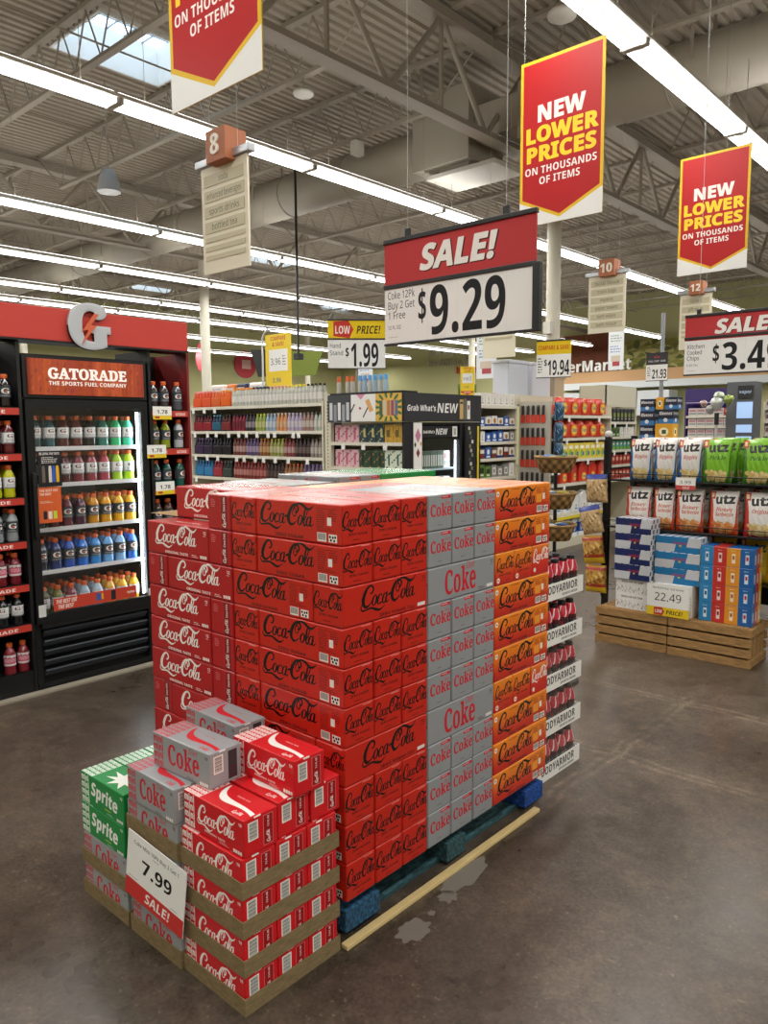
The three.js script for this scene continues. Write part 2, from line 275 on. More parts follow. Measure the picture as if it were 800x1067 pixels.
// ---------------------------------------------------------------- the pallet of twelve-packs
const L = 0.405, W = 0.135, RH = 0.125, PAL = 0.13;
function barcode(g, x, y, w, h, v = false) { g.fillStyle = '#f2efe8'; g.fillRect(x, y, w, h); g.fillStyle = '#222'; for (let i = 0; i < 22; i++) { const a = (i * 37) % 5; if (v) g.fillRect(x + w * 0.12, y + h * (0.06 + i * 0.04), w * 0.76, h * (0.008 + a * 0.005)); else g.fillRect(x + w * (0.06 + i * 0.04), y + h * 0.08, w * (0.008 + a * 0.005), h * 0.74); } }
function greek(g, x, y, w, n, size, color) { g.fillStyle = color; for (let i = 0; i < n; i++) { let q = x; const end = x + w * (0.72 + ((i * 53) % 28) / 100); while (q < end) { const l = size * (0.7 + ((q * 7 + i * 13) % 10) / 6); g.fillRect(q, y + i * size * 1.45, Math.min(l, end - q), size * 0.62); q += l + size * 0.5; } } }
// faces of a pack atlas, 1024 x 512: P printed side with panel, F front side, E end, T top
const RP = [0, 0, 768, 237], RF = [0, 240, 768, 237], RE = [772, 0, 252, 237], RT = [772, 240, 252, 237];
function cases(base, draw) {
  const map = texture(1024, 512, (g) => { g.fillStyle = base; g.fillRect(0, 0, 1024, 512); const sub = (r, f) => { g.save(); g.beginPath(); g.rect(...r); g.clip(); g.translate(r[0], r[1]); f(g, r[2], r[3]); g.restore(); }; draw(g, sub); });
  return new THREE.MeshPhysicalMaterial({ map, roughness: 0.5, specularIntensity: 0.25, clearcoat: 1, clearcoatRoughness: 0.23 });
}
function panel(g, w, h, ink, box) {                            // facts panel with its bar code at the right end of a side
  g.fillStyle = ink; g.fillRect(w * 0.725, h * 0.12, w * 0.225, 3); greek(g, w * 0.73, h * 0.17, w * 0.1, 8, 9, ink); greek(g, w * 0.86, h * 0.17, w * 0.09, 5, 9, ink);
  g.fillStyle = box; g.fillRect(w * 0.846, h * 0.33, w * 0.045, h * 0.2); greek(g, w * 0.73, h * 0.6, w * 0.2, 2, 8, ink);
  barcode(g, w * 0.735, h * 0.72, w * 0.1, h * 0.22); g.fillStyle = '#efece6'; g.fillRect(w * 0.86, h * 0.74, w * 0.09, h * 0.2); g.fillStyle = '#1c1c1c'; for (const [a, b] of [[0.875, 0.78], [0.905, 0.79], [0.93, 0.78], [0.885, 0.86], [0.92, 0.87]]) { g.beginPath(); g.arc(w * a, h * b + 6, 8, 0, 7); g.fill(); }
}
const twelve = (g, w, h, ink) => { g.fillStyle = ink; fitB(g, '12', w * 0.925, h * 0.2, 34, 30); greek(g, w * 0.925, h * 0.24, 40, 1, 7, ink); greek(g, w * 0.74, h * 0.86, w * 0.1, 2, 8, ink); for (let i = 0; i < 4; i++) g.fillRect(w * 0.87 + i * 20, h * 0.84, 15, 22); };
const zeroMat = cases('#c8200f', (g, sub) => {
  const k = '#0c0404';
  sub(RP, (c, w, h) => { script(c, w * 0.035, h * 0.02, w * 0.67, k, h * 0.77); c.fillStyle = k; fitB(c, 'ZERO SUGAR', w * 0.24, h * 0.935, w * 0.34, 27); panel(c, w, h, '#5c0f0c', '#efece6'); });
  sub(RF, (c, w, h) => { script(c, w * 0.18, h * 0.02, w * 0.67, k, h * 0.77); c.fillStyle = k; fitB(c, 'ZERO SUGAR', w * 0.4, h * 0.935, w * 0.32, 27); twelve(c, w, h, k); c.fillStyle = '#e8e4de'; c.fillRect(w * 0.87, h * 0.84, 74, 22); });
  sub(RE, (c, w, h) => { c.fillStyle = '#a81a12'; c.fillRect(0, 0, 5, h); c.fillRect(w - 4, 0, 4, h); script(c, -w * 0.02, h * 0.13, w * 1.02, k, h * 0.56); c.fillStyle = k; fitB(c, 'ZERO SUGAR', w * 0.2, h * 0.77, w * 0.64, 20); greek(c, w * 0.34, h * 0.88, w * 0.36, 1, 7, k); c.fillStyle = '#e38a80'; c.fillRect(w * 0.6, h * 0.03, w * 0.3, 5); });
  sub(RT, (c, w, h) => { script(c, w * 0.3, h * 0.3, w * 0.4, k); });
});
const redMat = cases('#b40d18', (g, sub) => {
  const k = '#f6f2ee';
  for (const r of [RP, RF]) sub(r, (c, w, h) => { script(c, w * 0.13, h * 0.02, w * 0.7, k, h * 0.77); c.fillStyle = k; fitB(c, 'ORIGINAL TASTE', w * 0.3, h * 0.935, w * 0.38, 26); twelve(c, w, h, k); });
  sub(RE, (c, w, h) => { c.fillStyle = '#8e0c16'; c.fillRect(w * 0.58, 0, w * 0.3, h); c.fillStyle = '#d6293a'; c.fillRect(w * 0.55, 0, 4, h); c.fillRect(w * 0.88, 0, 4, h); c.save(); c.translate(w * 0.63, h * 0.93); c.rotate(-Math.PI / 2); script(c, 0, 0, h * 0.42, k, w * 0.17); c.fillStyle = k; fitB(c, 'Coca-Cola', h * 0.46, w * 0.13, h * 0.4, 28); c.restore(); greek(c, w * 0.14, h * 0.14, w * 0.2, 5, 8, '#d97a80'); c.fillStyle = '#8e0c16'; c.fillRect(0, 0, 4, h); c.fillRect(w - 4, 0, 4, h); });
  sub(RT, (c, w, h) => { script(c, w * 0.3, h * 0.3, w * 0.4, k); });
});
const dietWord = (c, x, y, w, h, ink) => { c.fillStyle = ink; fitS(c, 'Coke', x, y + h, w, h * 1.36, 'left', 0, 0.02); c.lineWidth = 3; fit(c, 'Diet', x + w * 0.66, y + h * 0.12, w * 0.27, h * 0.4, 'serif', 'left', 0.25); };
const dietMat = cases('#93969a', (g, sub) => {
  const k = '#c81d2c';
  for (const r of [RP, RF]) sub(r, (c, w, h) => { dietWord(c, w * 0.22, h * 0.14, w * 0.48, h * 0.7, k); twelve(c, w, h, '#5a1e26'); c.fillStyle = '#e8e4de'; c.fillRect(w * 0.87, h * 0.84, 74, 22); });
  sub(RE, (c, w, h) => { c.fillStyle = '#6f7376'; c.fillRect(0, 0, 4, h); c.fillRect(w - 4, 0, 4, h); dietWord(c, w * 0.07, h * 0.26, w * 0.92, h * 0.34, k); c.fillStyle = k; c.fillRect(w * 0.54, h * 0.035, w * 0.42, h * 0.085); greek(c, w * 0.58, h * 0.06, w * 0.34, 1, 8, '#e9dcdc'); greek(c, w * 0.38, h * 0.84, w * 0.26, 1, 6, '#44484c'); });
  sub(RT, (c, w, h) => { dietWord(c, w * 0.3, h * 0.35, w * 0.4, h * 0.3, k); });
});
const orangeMat = cases('#d8401c', (g, sub) => {               // the print of this flavour runs from orange at the lid to red at the base
  const k = '#120604', dye = (c, w, h) => { const q = c.createLinearGradient(0, 0, 0, h); q.addColorStop(0, '#f08a18'); q.addColorStop(0.35, '#ea7418'); q.addColorStop(0.75, '#cf3018'); q.addColorStop(1, '#c42216'); c.fillStyle = q; c.fillRect(0, 0, w, h); }, dot = (c, x, y, r) => { c.fillStyle = '#f4e6d8'; c.beginPath(); c.arc(x, y, r, 0, 7); c.fill(); c.fillStyle = '#c83018'; c.fillRect(x - r * 0.6, y - r * 0.15, r * 1.2, r * 0.35); };
  sub(RP, (c, w, h) => { dye(c, w, h); script(c, w * 0.06, h * 0.05, w * 0.66, k, h * 0.78); c.fillStyle = k; fitB(c, 'ZERO SUGAR', w * 0.26, h * 0.94, w * 0.32, 26); greek(c, w * 0.27, h * 0.08, w * 0.2, 1, 9, '#7c2a10'); dot(c, w * 0.035, h * 0.2, 20); panel(c, w, h, '#7a2410', '#efece6'); c.fillStyle = '#f39a2a'; c.fillRect(w * 0.725, h * 0.34, w * 0.1, h * 0.28); });
  sub(RF, (c, w, h) => { dye(c, w, h); script(c, w * 0.2, h * 0.08, w * 0.6, k, h * 0.66); twelve(c, w, h, k); });
  sub(RE, (c, w, h) => { dye(c, w, h); script(c, w * 0.02, h * 0.12, w * 0.96, k, h * 0.52); c.fillStyle = k; fitB(c, 'ZERO SUGAR', w * 0.18, h * 0.72, w * 0.64, 18); dot(c, w * 0.14, h * 0.85, 20); greek(c, w * 0.5, h * 0.86, w * 0.34, 1, 7, '#5a1408'); });
  sub(RT, (c, w, h) => { c.fillStyle = '#ee8a22'; c.fillRect(0, 0, w, h); c.fillStyle = '#d8501c'; c.fillRect(0, h * 0.4, w, h * 0.1); });
});
const limeCase = cases('#159447', (g, sub) => { for (const r of [RP, RF, RE]) sub(r, (c, w, h) => { c.fillStyle = '#f4f6f2'; fitB(c, 'Sprite', w * 0.2, h * 0.68, w * 0.6, h * 0.5, 'left', 0.18); }); sub(RT, (c, w, h) => { c.fillStyle = '#f4f6f2'; fitB(c, 'Sprite', w * 0.3, h * 0.6, w * 0.4, h * 0.2); }); });
const caseGeo = atlasBox(L - 0.0035, RH - 0.0012, W - 0.0035, [RE, RE, RT, RT, RP, RF], 1024, 512, 0.006);
// u runs along the aisle side (+x), v along the side with the small cans (-z); turn: 0 panel side to the aisle, pi front side to the aisle
function twelvePack(mt, name, u0, v0, row, along, turn, label, group, lift = 0) {
  const du = along === 'u' ? L : W, dv = along === 'u' ? W : L;
  return solo(name, caseGeo, mt, label, 'soda case', [u0 + du / 2 + rr(-0.001, 0.001), PAL + row * RH + RH / 2 + lift, -(v0 + dv / 2) + rr(-0.001, 0.001)], turn + rr(-0.005, 0.005), group);
}
const rowWord = (r) => (r === 9 ? 'top row' : r === 0 ? 'bottom row' : ORD[9 - r] + ' row from top');
for (let r = 0; r < 10; r++) {
  const B = r === 7 || r === 3, w = rowWord(r), H = Math.PI / 2, G = 'twelve-packs on the big pallet';
  const Z = (u, v, al, t, l) => twelvePack(zeroMat, 'cola_case', u, v, r, al, t, l + ', ' + w, G), C = (u, v, al, t, l) => twelvePack(redMat, 'cola_case', u, v, r, al, t, l + ', ' + w, G);
  if (!B) {
    Z(0, 0, 'v', -H, 'zero sugar red case at the near corner, lettered side out');
    Z(W, 0, 'v', -H, 'zero sugar red case end, middle of three beside grey cases'); Z(2 * W, 0, 'v', -H, 'zero sugar red case end touching the grey diet cases');
    Z(0, L, 'u', 0, 'zero sugar red case end between lettered sides'); C(0, L + W, 'u', 0, 'dark red cola case end with upright white lettering');
    if (r < 9) C(0, L + 2 * W, 'v', H, 'red cola case with white script at the left edge');
    else { C(W, L + 2 * W, 'v', H, 'red cola case with white script set back at the left'); C(2 * W, L + 2 * W, 'v', H, 'red cola case behind the set back one'); }
    for (let k = 0; k < 3; k++) twelvePack(dietMat, 'diet_cola_case', L + k * W, 0, r, 'v', k % 2 ? H : -H, 'grey diet cola case end, ' + ['next to red', 'middle of three', 'next to orange'][k] + ', ' + w, G);
    twelvePack(orangeMat, 'orange_cola_case', 2 * L, 0, r, 'u', 0, 'orange and red cola case, long side out, ' + w, G);
  } else {
    Z(0, 0, 'u', Math.PI, 'zero sugar red case lying long side to the aisle'); Z(0, W, 'v', -H, 'zero sugar red case with panel, second along the left side'); C(0, W + L, 'v', H, 'red cola case with white script, third along the left side'); C(0, W + 2 * L, 'u', 0, 'dark red cola case end at the left edge');
    twelvePack(dietMat, 'diet_cola_case', L, 0, r, 'u', Math.PI, 'grey diet cola case, long side out, ' + w, G);
    for (let k = 0; k < 3; k++) twelvePack(k === 2 ? redOrange() : orangeMat, 'orange_cola_case', 2 * L + k * W, 0, r, 'v', -H, 'orange cola case end, ' + ['next to grey', 'middle of three', 'white-lettered one at the right edge'][k] + ', ' + w, G);
  }
}
function redOrange() { return redOrange.m ??= cases('#d23a1c', (g, sub) => { for (const r of [RP, RF, RE]) sub(r, (c, w, h) => { const q = c.createLinearGradient(0, 0, 0, h); q.addColorStop(0, '#ee8420'); q.addColorStop(0.45, '#d8381c'); q.addColorStop(1, '#c81c1a'); c.fillStyle = q; c.fillRect(0, 0, w, h); script(c, w * 0.02, h * 0.1, w * 0.96, '#f6efe8', h * 0.54); c.fillStyle = '#f4e6d8'; c.beginPath(); c.arc(w * 0.14, h * 0.82, 18, 0, 7); c.fill(); }); }); }
{ // the rest of the top layer, on a tier sheet
  const y = PAL + 9 * RH, G = 'top layer cases behind the front rows';
  solo('tier_sheet', bx(0.15, 1.5, -0.0005, -0.0001, -1.3, -0.42), mat(0x9a7a52, 0.9), 'brown cardboard sheet under the back top cases', 'cardboard', [0, y, 0]);
  for (let k = 0; k < 3; k++) twelvePack(orangeMat, 'orange_cola_case', 2 * L, W * (k + 1), 9, 'u', Math.PI, 'orange cola case in the top layer, ' + ORD[k + 1] + ' behind the aisle front', G);
  for (let k = 0; k < 2; k++) twelvePack(k ? orangeMat : zeroMat, 'cola_case', L, L + k * W, 9, 'u', Math.PI, ['zero sugar red case lid behind the grey cases, top layer', 'orange case lid behind the zero sugar lid, top layer'][k], G);
  twelvePack(orangeMat, 'orange_cola_case', 2 * L, L + W, 9, 'u', 0, 'orange cola case lid before the green cases, top layer', G);
  for (let k = 0; k < 4; k++) twelvePack(dietMat, 'diet_cola_case', L + k * W + 0.004 + (k > 1 ? 0.036 : 0), L + 2 * W + 0.06, 9, 'v', k % 2 ? Math.PI / 2 : -Math.PI / 2, 'grey diet case at the back of the top layer, ' + ['farthest left', 'second', 'third', 'nearest the green ones'][k], G, k > 1 ? 0.018 : 0);
  for (let k = 0; k < 3; k++) twelvePack(limeCase, 'lemon_lime_case', L + (k + 4) * W + 0.042, L + 2 * W + 0.06, 9, 'v', Math.PI / 2, 'green lemon-lime soda case at the back of the top layer, ' + ['left', 'middle', 'right'][k] + ' one', G, 0.018);
  solo('tier_sheet', bx(0.72, 1.4, 0.0002, 0.018, -1.15, -0.74), mat(0x9a7a52, 0.9), 'cardboard packing under the raised back cases', 'cardboard', [0, y, 0]);
}
// wooden pallet: blue blocks, pale new board along the aisle
{
  const t = thing('pallet', 'worn blue wooden pallet with one pale new board', 'pallet', [0, 0, 0]);
  const grain = data(256, (u, v) => { const k = 0.72 + 0.4 * (n40(u * 48, v * 6) - 0.5) + 0.3 * (n150(u * 170, v * 12) - 0.5) + (n9(u * 14, v * 14) - 0.5) * 0.35; return [255 * Math.min(1, k), 255 * Math.min(1, k), 255 * Math.min(1, k)]; });
  const blue = new THREE.MeshPhysicalMaterial({ map: grain, color: 0x2f6f9c, roughness: 0.8 }), blueBright = new THREE.MeshPhysicalMaterial({ map: grain, color: 0x1f62c8, roughness: 0.7 }), pine = mat(0xd9bf86, 0.75), teal = new THREE.MeshPhysicalMaterial({ map: grain, color: 0x3f6f78, roughness: 0.8 });
  const yb = 0.018, yt = PAL - 0.022;
  for (let i = 0; i < 3; i++) for (let j = 0; j < 3; j++) { const x = [0.01, 0.535, 1.07][i], z = [-0.16, -0.6, -1.06][j]; part('block', rb(x, x + [0.16, 0.115, 0.145][i], yb, yt - 0.018, z - 0.0, z + (j ? 0.14 : 0.145), 0.004), i === 2 && j === 0 ? blueBright : i === 1 ? teal : blue, t); }
  for (let j = 0; j < 3; j++) { const z = [-0.16, -0.6, -1.06][j]; part('bottom_board', rb(0.005, 1.21, 0, yb, z, z + (j ? 0.14 : 0.1), 0.003), j === 0 ? teal : blue, t); part('stringer_board', rb(0.01, 1.21, yt - 0.018, yt, z, z + (j ? 0.14 : 0.06), 0.003), teal, t); }
  part('bottom_board', rb(-0.028, 1.12, 0, 0.016, 0.0, 0.028, 0.003), pine, t, 'pale new pine board edge');
  for (let k = 0; k < 8; k++) part('deck_board', rb(0.01 + k * 0.157, 0.01 + k * 0.157 + 0.1, yt, PAL, -1.075, -0.06, 0.003), blue, t);
}

// ---------------------------------------------------------------- ten-packs of small cans in trays
const ML = 0.283, MW = 0.119, MH = 0.109;
const MF = [0, 0, 700, 270], MT = [0, 272, 700, 240], ME = [704, 0, 290, 270], MP = [704, 272, 320, 240];
function miniCol(c, x, y, w, h, rows, cols, ink) { c.fillStyle = ink; const ch = h / rows, cw = w / cols; for (let i = 0; i < rows; i++) for (let j = 0; j < cols; j++) fitB(c, 'mini', x + j * cw, y + (i + 0.92) * ch, cw * 0.95, ch * 1.16, 'left', 0, 0.05); }
function minis(base, ink, front, top, edge) {
  const map = texture(1024, 512, (g) => {
    g.fillStyle = base; g.fillRect(0, 0, 1024, 512); const sub = (r, f) => { g.save(); g.beginPath(); g.rect(...r); g.clip(); g.translate(r[0], r[1]); f(g, r[2], r[3]); g.restore(); };
    sub(MF, (c, w, h) => { miniCol(c, w * 0.012, h * 0.03, w * 0.19, h * 0.94, 4, 1, ink[1]); front(c, w, h); c.fillStyle = ink[0]; fitB(c, '10', w * 0.92, h * 0.2, 36, 32); greek(c, w * 0.6, h * 0.9, w * 0.17, 2, 7, ink[2]); c.fillStyle = '#eceae4'; for (let i = 0; i < 4; i++) c.fillRect(w * 0.83 + i * 25, h * 0.87, 20, 26); });
    sub(MT, (c, w, h) => { miniCol(c, 0, 0, w * 0.28, h, 6, 3, ink[1]); top(c, w, h); });
    sub(ME, (c, w, h) => { barcode(c, w * 0.12, h * 0.12, w * 0.3, h * 0.5, true); c.fillStyle = edge; c.fillRect(w * 0.58, h * 0.1, w * 0.28, h * 0.8); c.strokeStyle = ink[2]; c.lineWidth = 2; c.strokeRect(w * 0.58, h * 0.1, w * 0.28, h * 0.8); c.save(); c.translate(w * 0.66, h * 0.86); c.rotate(-Math.PI / 2); c.fillStyle = ink[0]; script(c, 0, 0, h * 0.34, ink[0], w * 0.13); fitB(c, '7.5 FL OZ', h * 0.42, w * 0.09, h * 0.3, 22); c.restore(); c.fillStyle = '#eceae4'; c.fillRect(w * 0.3, 2, w * 0.2, 12); });
  });
  return new THREE.MeshPhysicalMaterial({ map, roughness: 0.5, specularIntensity: 0.3, clearcoat: 0.6, clearcoatRoughness: 0.18 });
}
const swoosh = (c, w, h, ink) => { c.fillStyle = ink; c.beginPath(); c.moveTo(w * 0.32, h * 0.06); c.bezierCurveTo(w * 0.42, h * 0.75, w * 0.62, h * 0.42, w * 0.98, h * 0.62); c.lineTo(w * 0.98, h * 0.76); c.bezierCurveTo(w * 0.7, h * 0.5, w * 0.5, h * 0.98, w * 0.36, h * 0.5); c.bezierCurveTo(w * 0.32, h * 0.36, w * 0.3, h * 0.2, w * 0.32, h * 0.06); c.fill(); };
const miniRed = minis('#d31a22', ['#f6f2ee', '#f6f2ee', '#f0c0c0'], (c, w, h) => { script(c, w * 0.23, h * 0.12, w * 0.64, '#f6f2ee', h * 0.7); c.fillStyle = '#f6f2ee'; fitB(c, 'ORIGINAL TASTE', w * 0.36, h * 0.86, w * 0.34, 20); }, (c, w, h) => { swoosh(c, w, h, '#f2efea'); script(c, w * 0.76, h * 0.78, w * 0.14, '#f6f2ee'); c.fillStyle = '#f0c0c0'; fitB(c, 'ORIGINAL TASTE', w * 0.55, h * 0.35, w * 0.2, 16); }, '#a01018');
const miniDiet = minis('#9a9ea1', ['#5a1e26', '#c8303c', '#4a4e52'], (c, w, h) => { dietWord(c, w * 0.27, h * 0.16, w * 0.56, h * 0.6, '#c81d2c'); }, (c, w, h) => { swoosh(c, w, h, '#d02230'); dietWord(c, w * 0.76, h * 0.76, w * 0.14, h * 0.14, '#c81d2c'); c.fillStyle = '#b04650'; fitB(c, 'DIET COKE', w * 0.56, h * 0.32, w * 0.18, 15); }, '#33363a');
const miniLime = minis('#138c42', ['#f2f6f0', '#eef6ec', '#bfe6c8'], (c, w, h) => { c.fillStyle = '#f6f8f4'; c.save(); c.translate(w * 0.23, h * 0.6); c.rotate(0.08); fitB(c, 'Sprite', 0, 0, w * 0.62, h * 0.6, 'left', 0.1, 0.035); c.restore(); c.fillStyle = '#c8d820'; c.fillRect(w * 0.56, h * 0.8, w * 0.14, 7); }, (c, w, h) => { c.fillStyle = '#eef4ea'; c.beginPath(); const q = [0.66, 0.5, 0.2, 0.55]; for (let i = 0; i <= 16; i++) { const a = i / 16 * 6.2832, r = i % 2 ? 0.45 : 1; c.lineTo(w * q[0] + Math.cos(a + 0.3) * w * 0.3 * r, h * q[1] + Math.sin(a + 0.3) * h * 0.46 * r); } c.fill(); }, '#0c5c2c');
const miniGeo = atlasBox(ML, MH - 0.001, MW - 0.002, [ME, ME, MT, MT, MF, MF], 1024, 512, 0.004);
const cardboard = new THREE.MeshPhysicalMaterial({ map: data(256, (u, v) => { const k = 0.9 + 0.12 * (n150(u * 170, v * 30) - 0.5) + 0.14 * (n9(u * 14, v * 14) - 0.5); return [255 * k, 255 * k, 255 * k]; }), color: 0x94805e, roughness: 0.88, specularIntensity: 0.3 });
// long side faces -x: local +z -> -x
function mini(mt, name, x, y, zc, label, group, turn = -Math.PI / 2) { return solo(name, miniGeo, mt, label, 'soda case', [x + MW / 2, y + MH / 2, zc], turn + rr(-0.003, 0.003), group); }
function tray(x0, x1, y, z0, z1, lip, label, group) {
  const t = thing('cardboard_tray', label, 'tray', [x0, y, z1], 0, group), w = x1 - x0, d = z1 - z0, k = 0.003;
  part('tray_floor', bx(0, w, 0, k, -d, 0), cardboard, t);
  for (const g of [bx(0, k, k, lip, -d, 0), bx(w - k, w, k, lip, -d, 0), bx(k, w - k, k, lip, -k, 0), bx(k, w - k, k, lip, -d, -d + k)]) part('tray_wall', g, cardboard, t);
  return t;
}
{
  const X0 = -0.402, zr = -0.143, P = 3 * MW, names = ['left end', 'middle end', 'right end'];
  const lev = [0, 0.113, 0.226, 0.339];
  lev.forEach((y, i) => {                                       // red tower
    tray(X0, X0 + P + 0.009, y, -0.2885, 0.0055, 0.05, 'brown cardboard tray of red mini cans, ' + ['lowest on the floor', 'second from the floor', 'third from the floor', 'topmost'][i], 'trays of red mini cans');
    for (let k = 0; k < 3; k++) mini(miniRed, 'mini_can_case', X0 + 0.004 + k * MW, y + 0.0035, zr + 0.001, 'red mini can case in ' + ['lowest', 'second lowest', 'third', 'topmost'][i] + ' red tray, ' + ['near left', 'middle', 'right'][k] + ' one', 'red mini cases in trays');
  });
  const y5 = 0.452;
  for (let k = 0; k < 3; k++) mini(miniRed, 'mini_can_case', X0 + 0.012 + k * (MW + 0.007), y5, zr + (k === 0 ? 0.004 : -0.004), 'loose red mini can case on the red tower, ' + ['nearest with big swoosh lid', 'middle', 'right one by the pallet'][k], 'loose red mini cases');
  mini(miniRed, 'mini_can_case', -0.215, y5 + MH, -0.13, 'red mini can case standing highest on the pile', 'loose red mini cases');
  // diet tower in the middle
  const zd = -0.43; let y = 0; const dl = [0, 0.113, 0.226, 0.339];
  dl.forEach((yy, i) => {
    tray(X0 - 0.01, X0 + P + 0.003, yy, -0.573, -0.2895, 0.055, 'brown cardboard tray of grey mini cans, middle tower, ' + ['lowest', 'second', 'third', 'topmost'][i], 'trays of grey mini cans');
    for (let k = 0; k < 3; k++) mini(miniDiet, 'mini_diet_case', X0 - 0.006 + k * MW, yy + 0.0035, -0.4305, 'grey mini diet cola case in middle tower ' + ['lowest', 'second', 'third', 'topmost'][i] + ' tray, ' + ['outer left', 'centre', 'inner right'][k] + ' one', 'grey mini cases in trays').scale.set(0.965, 1, 1);
  });
  for (let k = 0; k < 3; k++) mini(miniDiet, 'mini_diet_case', X0 - 0.012 + k * (MW + 0.002), 0.452, -0.424, ['grey mini diet cola case just above the price card', 'loose grey mini case behind the one above the card', 'loose grey mini case against the red cola wall'][k], 'loose grey mini cases').scale.set(0.93, 1, 1);
  mini(miniDiet, 'mini_diet_case', -0.352, 0.452 + MH, -0.352, 'topmost grey mini diet case with its bar code end showing', 'loose grey mini cases', -Math.PI / 2 + 0.04);
  mini(miniDiet, 'mini_diet_case', -0.165, 0.452 + MH, -0.46, 'grey mini diet case lying behind the topmost pair', 'loose grey mini cases', -Math.PI / 2 - 0.02);
  // left tower: two trays of diet under lemon-lime
  [0, 0.1132].forEach((yy, i) => {
    tray(X0 - 0.01, X0 + P + 0.003, yy, -0.888, -0.588, 0.05, 'brown cardboard tray at the far left, ' + ['on the floor', 'upper one under green cases'][i], 'trays at the far left');
    for (let k = 0; k < 3; k++) mini(miniDiet, 'mini_diet_case', X0 - 0.006 + k * MW, yy + 0.0035, -0.739, 'grey mini diet case in far left ' + ['floor', 'upper'][i] + ' tray, ' + ['outer', 'middle', 'inner'][k] + ' one', 'far left grey mini cases');
  });
  for (let j = 0; j < 2; j++) for (let k = 0; k < 3; k++) mini(miniLime, 'mini_lemon_lime_case', X0 - 0.008 + k * (MW + 0.001), 0.2262 + j * MH, -0.74 + (j ? 0.006 : 0), 'green mini lemon-lime soda case, ' + ['lower', 'upper'][j] + ' layer, ' + ['outer one', 'middle one', 'inner one'][k], 'green mini cases');
}
// price card leaning on the middle tower
{
  const map = texture(512, 512, (g) => { g.fillStyle = '#f1f1ee'; g.fillRect(0, 0, 512, 512); g.fillStyle = '#cf3a36'; g.fillRect(0, 372, 512, 140); g.fillStyle = '#161618'; fit(g, 'Coke Mini 10Pk Buy 2 Get 1', 256, 80, 400, 40, 'sans-serif', 'center'); greek(g, 230, 98, 70, 1, 9, '#777'); g.fillStyle = '#101012'; fitB(g, '7.99', 270, 270, 270, 150, 'center'); greek(g, 20, 350, 120, 1, 8, '#666'); greek(g, 400, 350, 80, 1, 8, '#888'); g.fillStyle = '#f4f2ee'; fitB(g, 'SALE!', 285, 475, 220, 105, 'center', 0.12); });
  const t = thing('price_card', 'white 7.99 price card with red sale strip on grey mini cases', 'sign', [-0.428, 0.13, -0.41], 0);
  const c = part('card', card(0.3, 0.215, 0.003, false).translate(0, 0.11, 0), new THREE.MeshPhysicalMaterial({ map, roughness: 0.6, specularIntensity: 0.4 }), t);
  c.rotation.set(0, -Math.PI / 2, 0); t.rotation.x = 0.12; t.rotation.z = -0.035; t.rotation.y = 0.04;
}
// pale dried spills on the floor by the pallet
{
  const blob = (cx, cz, r, n, s, label) => { const sh = new THREE.Shape(), q = lattice(16, s); for (let i = 0; i <= n; i++) { const a = i / n * Math.PI * 2, k = r[0] * (0.75 + 0.5 * q(4 + 3 * Math.cos(a), 4 + 3 * Math.sin(a)) + 0.1 * Math.sin(a * 7 + s)); const x = Math.cos(a) * k, y = Math.sin(a) * k * r[1]; i ? sh.lineTo(x, y) : sh.moveTo(x, y); } solo('floor_stain', new THREE.ShapeGeometry(sh).rotateX(-Math.PI / 2), new THREE.MeshPhysicalMaterial({ color: 0x7d776e, roughness: 0.7 }), label, 'stain', [cx, 0.0006, cz], 0, 'dried spills'); };
  blob(0.18, 0.118, [0.062, 0.75], 40, 3, 'grey dried spill on the floor, the nearest round one'); blob(0.545, 0.055, [0.125, 0.42], 48, 7, 'large grey dried spill on the floor beside the pallet board'); blob(0.4, 0.09, [0.035, 0.9], 24, 5, 'small grey spill beside the large one'); blob(0.29, 0.105, [0.014, 1], 16, 8, 'tiny grey spill spot between the two large ones');
}

// ---------------------------------------------------------------- sports drink cooler and its side shelves
const black = mat(0x111214, 0.45), blackSatin = mat(0x17181b, 0.3), redLam = mat(0xc23a30, 0.5), white = mat(0xeceae4, 0.5), greyPlate = mat(0xb9bcc0, 0.35);
const gPrint = (g, x, y, s, ink, bolt) => { g.fillStyle = ink; fitS(g, 'G', x, y, s * 0.8, s); g.fillStyle = bolt; g.beginPath(); g.moveTo(x + s * 0.52, y - s * 0.52); g.lineTo(x + s * 0.26, y - s * 0.24); g.lineTo(x + s * 0.4, y - s * 0.24); g.lineTo(x + s * 0.26, y - s * 0.02); g.lineTo(x + s * 0.56, y - s * 0.32); g.lineTo(x + s * 0.42, y - s * 0.32); g.fill(); };
const labelLight = new THREE.MeshPhysicalMaterial({ roughness: 0.45, map: texture(512, 256, (g) => { g.fillStyle = '#c9c9cc'; g.fillRect(0, 0, 512, 256); g.fillStyle = '#e6e6e6'; g.fillRect(150, 0, 212, 256); gPrint(g, 190, 120, 120, '#26262a', '#e8671e'); greek(g, 180, 150, 150, 4, 12, '#55565c'); g.fillStyle = '#7d7f86'; g.fillRect(150, 225, 212, 31); }) });
const labelDark = new THREE.MeshPhysicalMaterial({ roughness: 0.4, map: texture(512, 256, (g) => { g.fillStyle = '#5c6066'; g.fillRect(0, 0, 512, 256); g.fillStyle = '#3c4046'; g.fillRect(120, 0, 272, 256); gPrint(g, 190, 170, 170, '#f0f0ee', '#e8671e'); greek(g, 180, 205, 150, 2, 12, '#c8cacc'); }) });
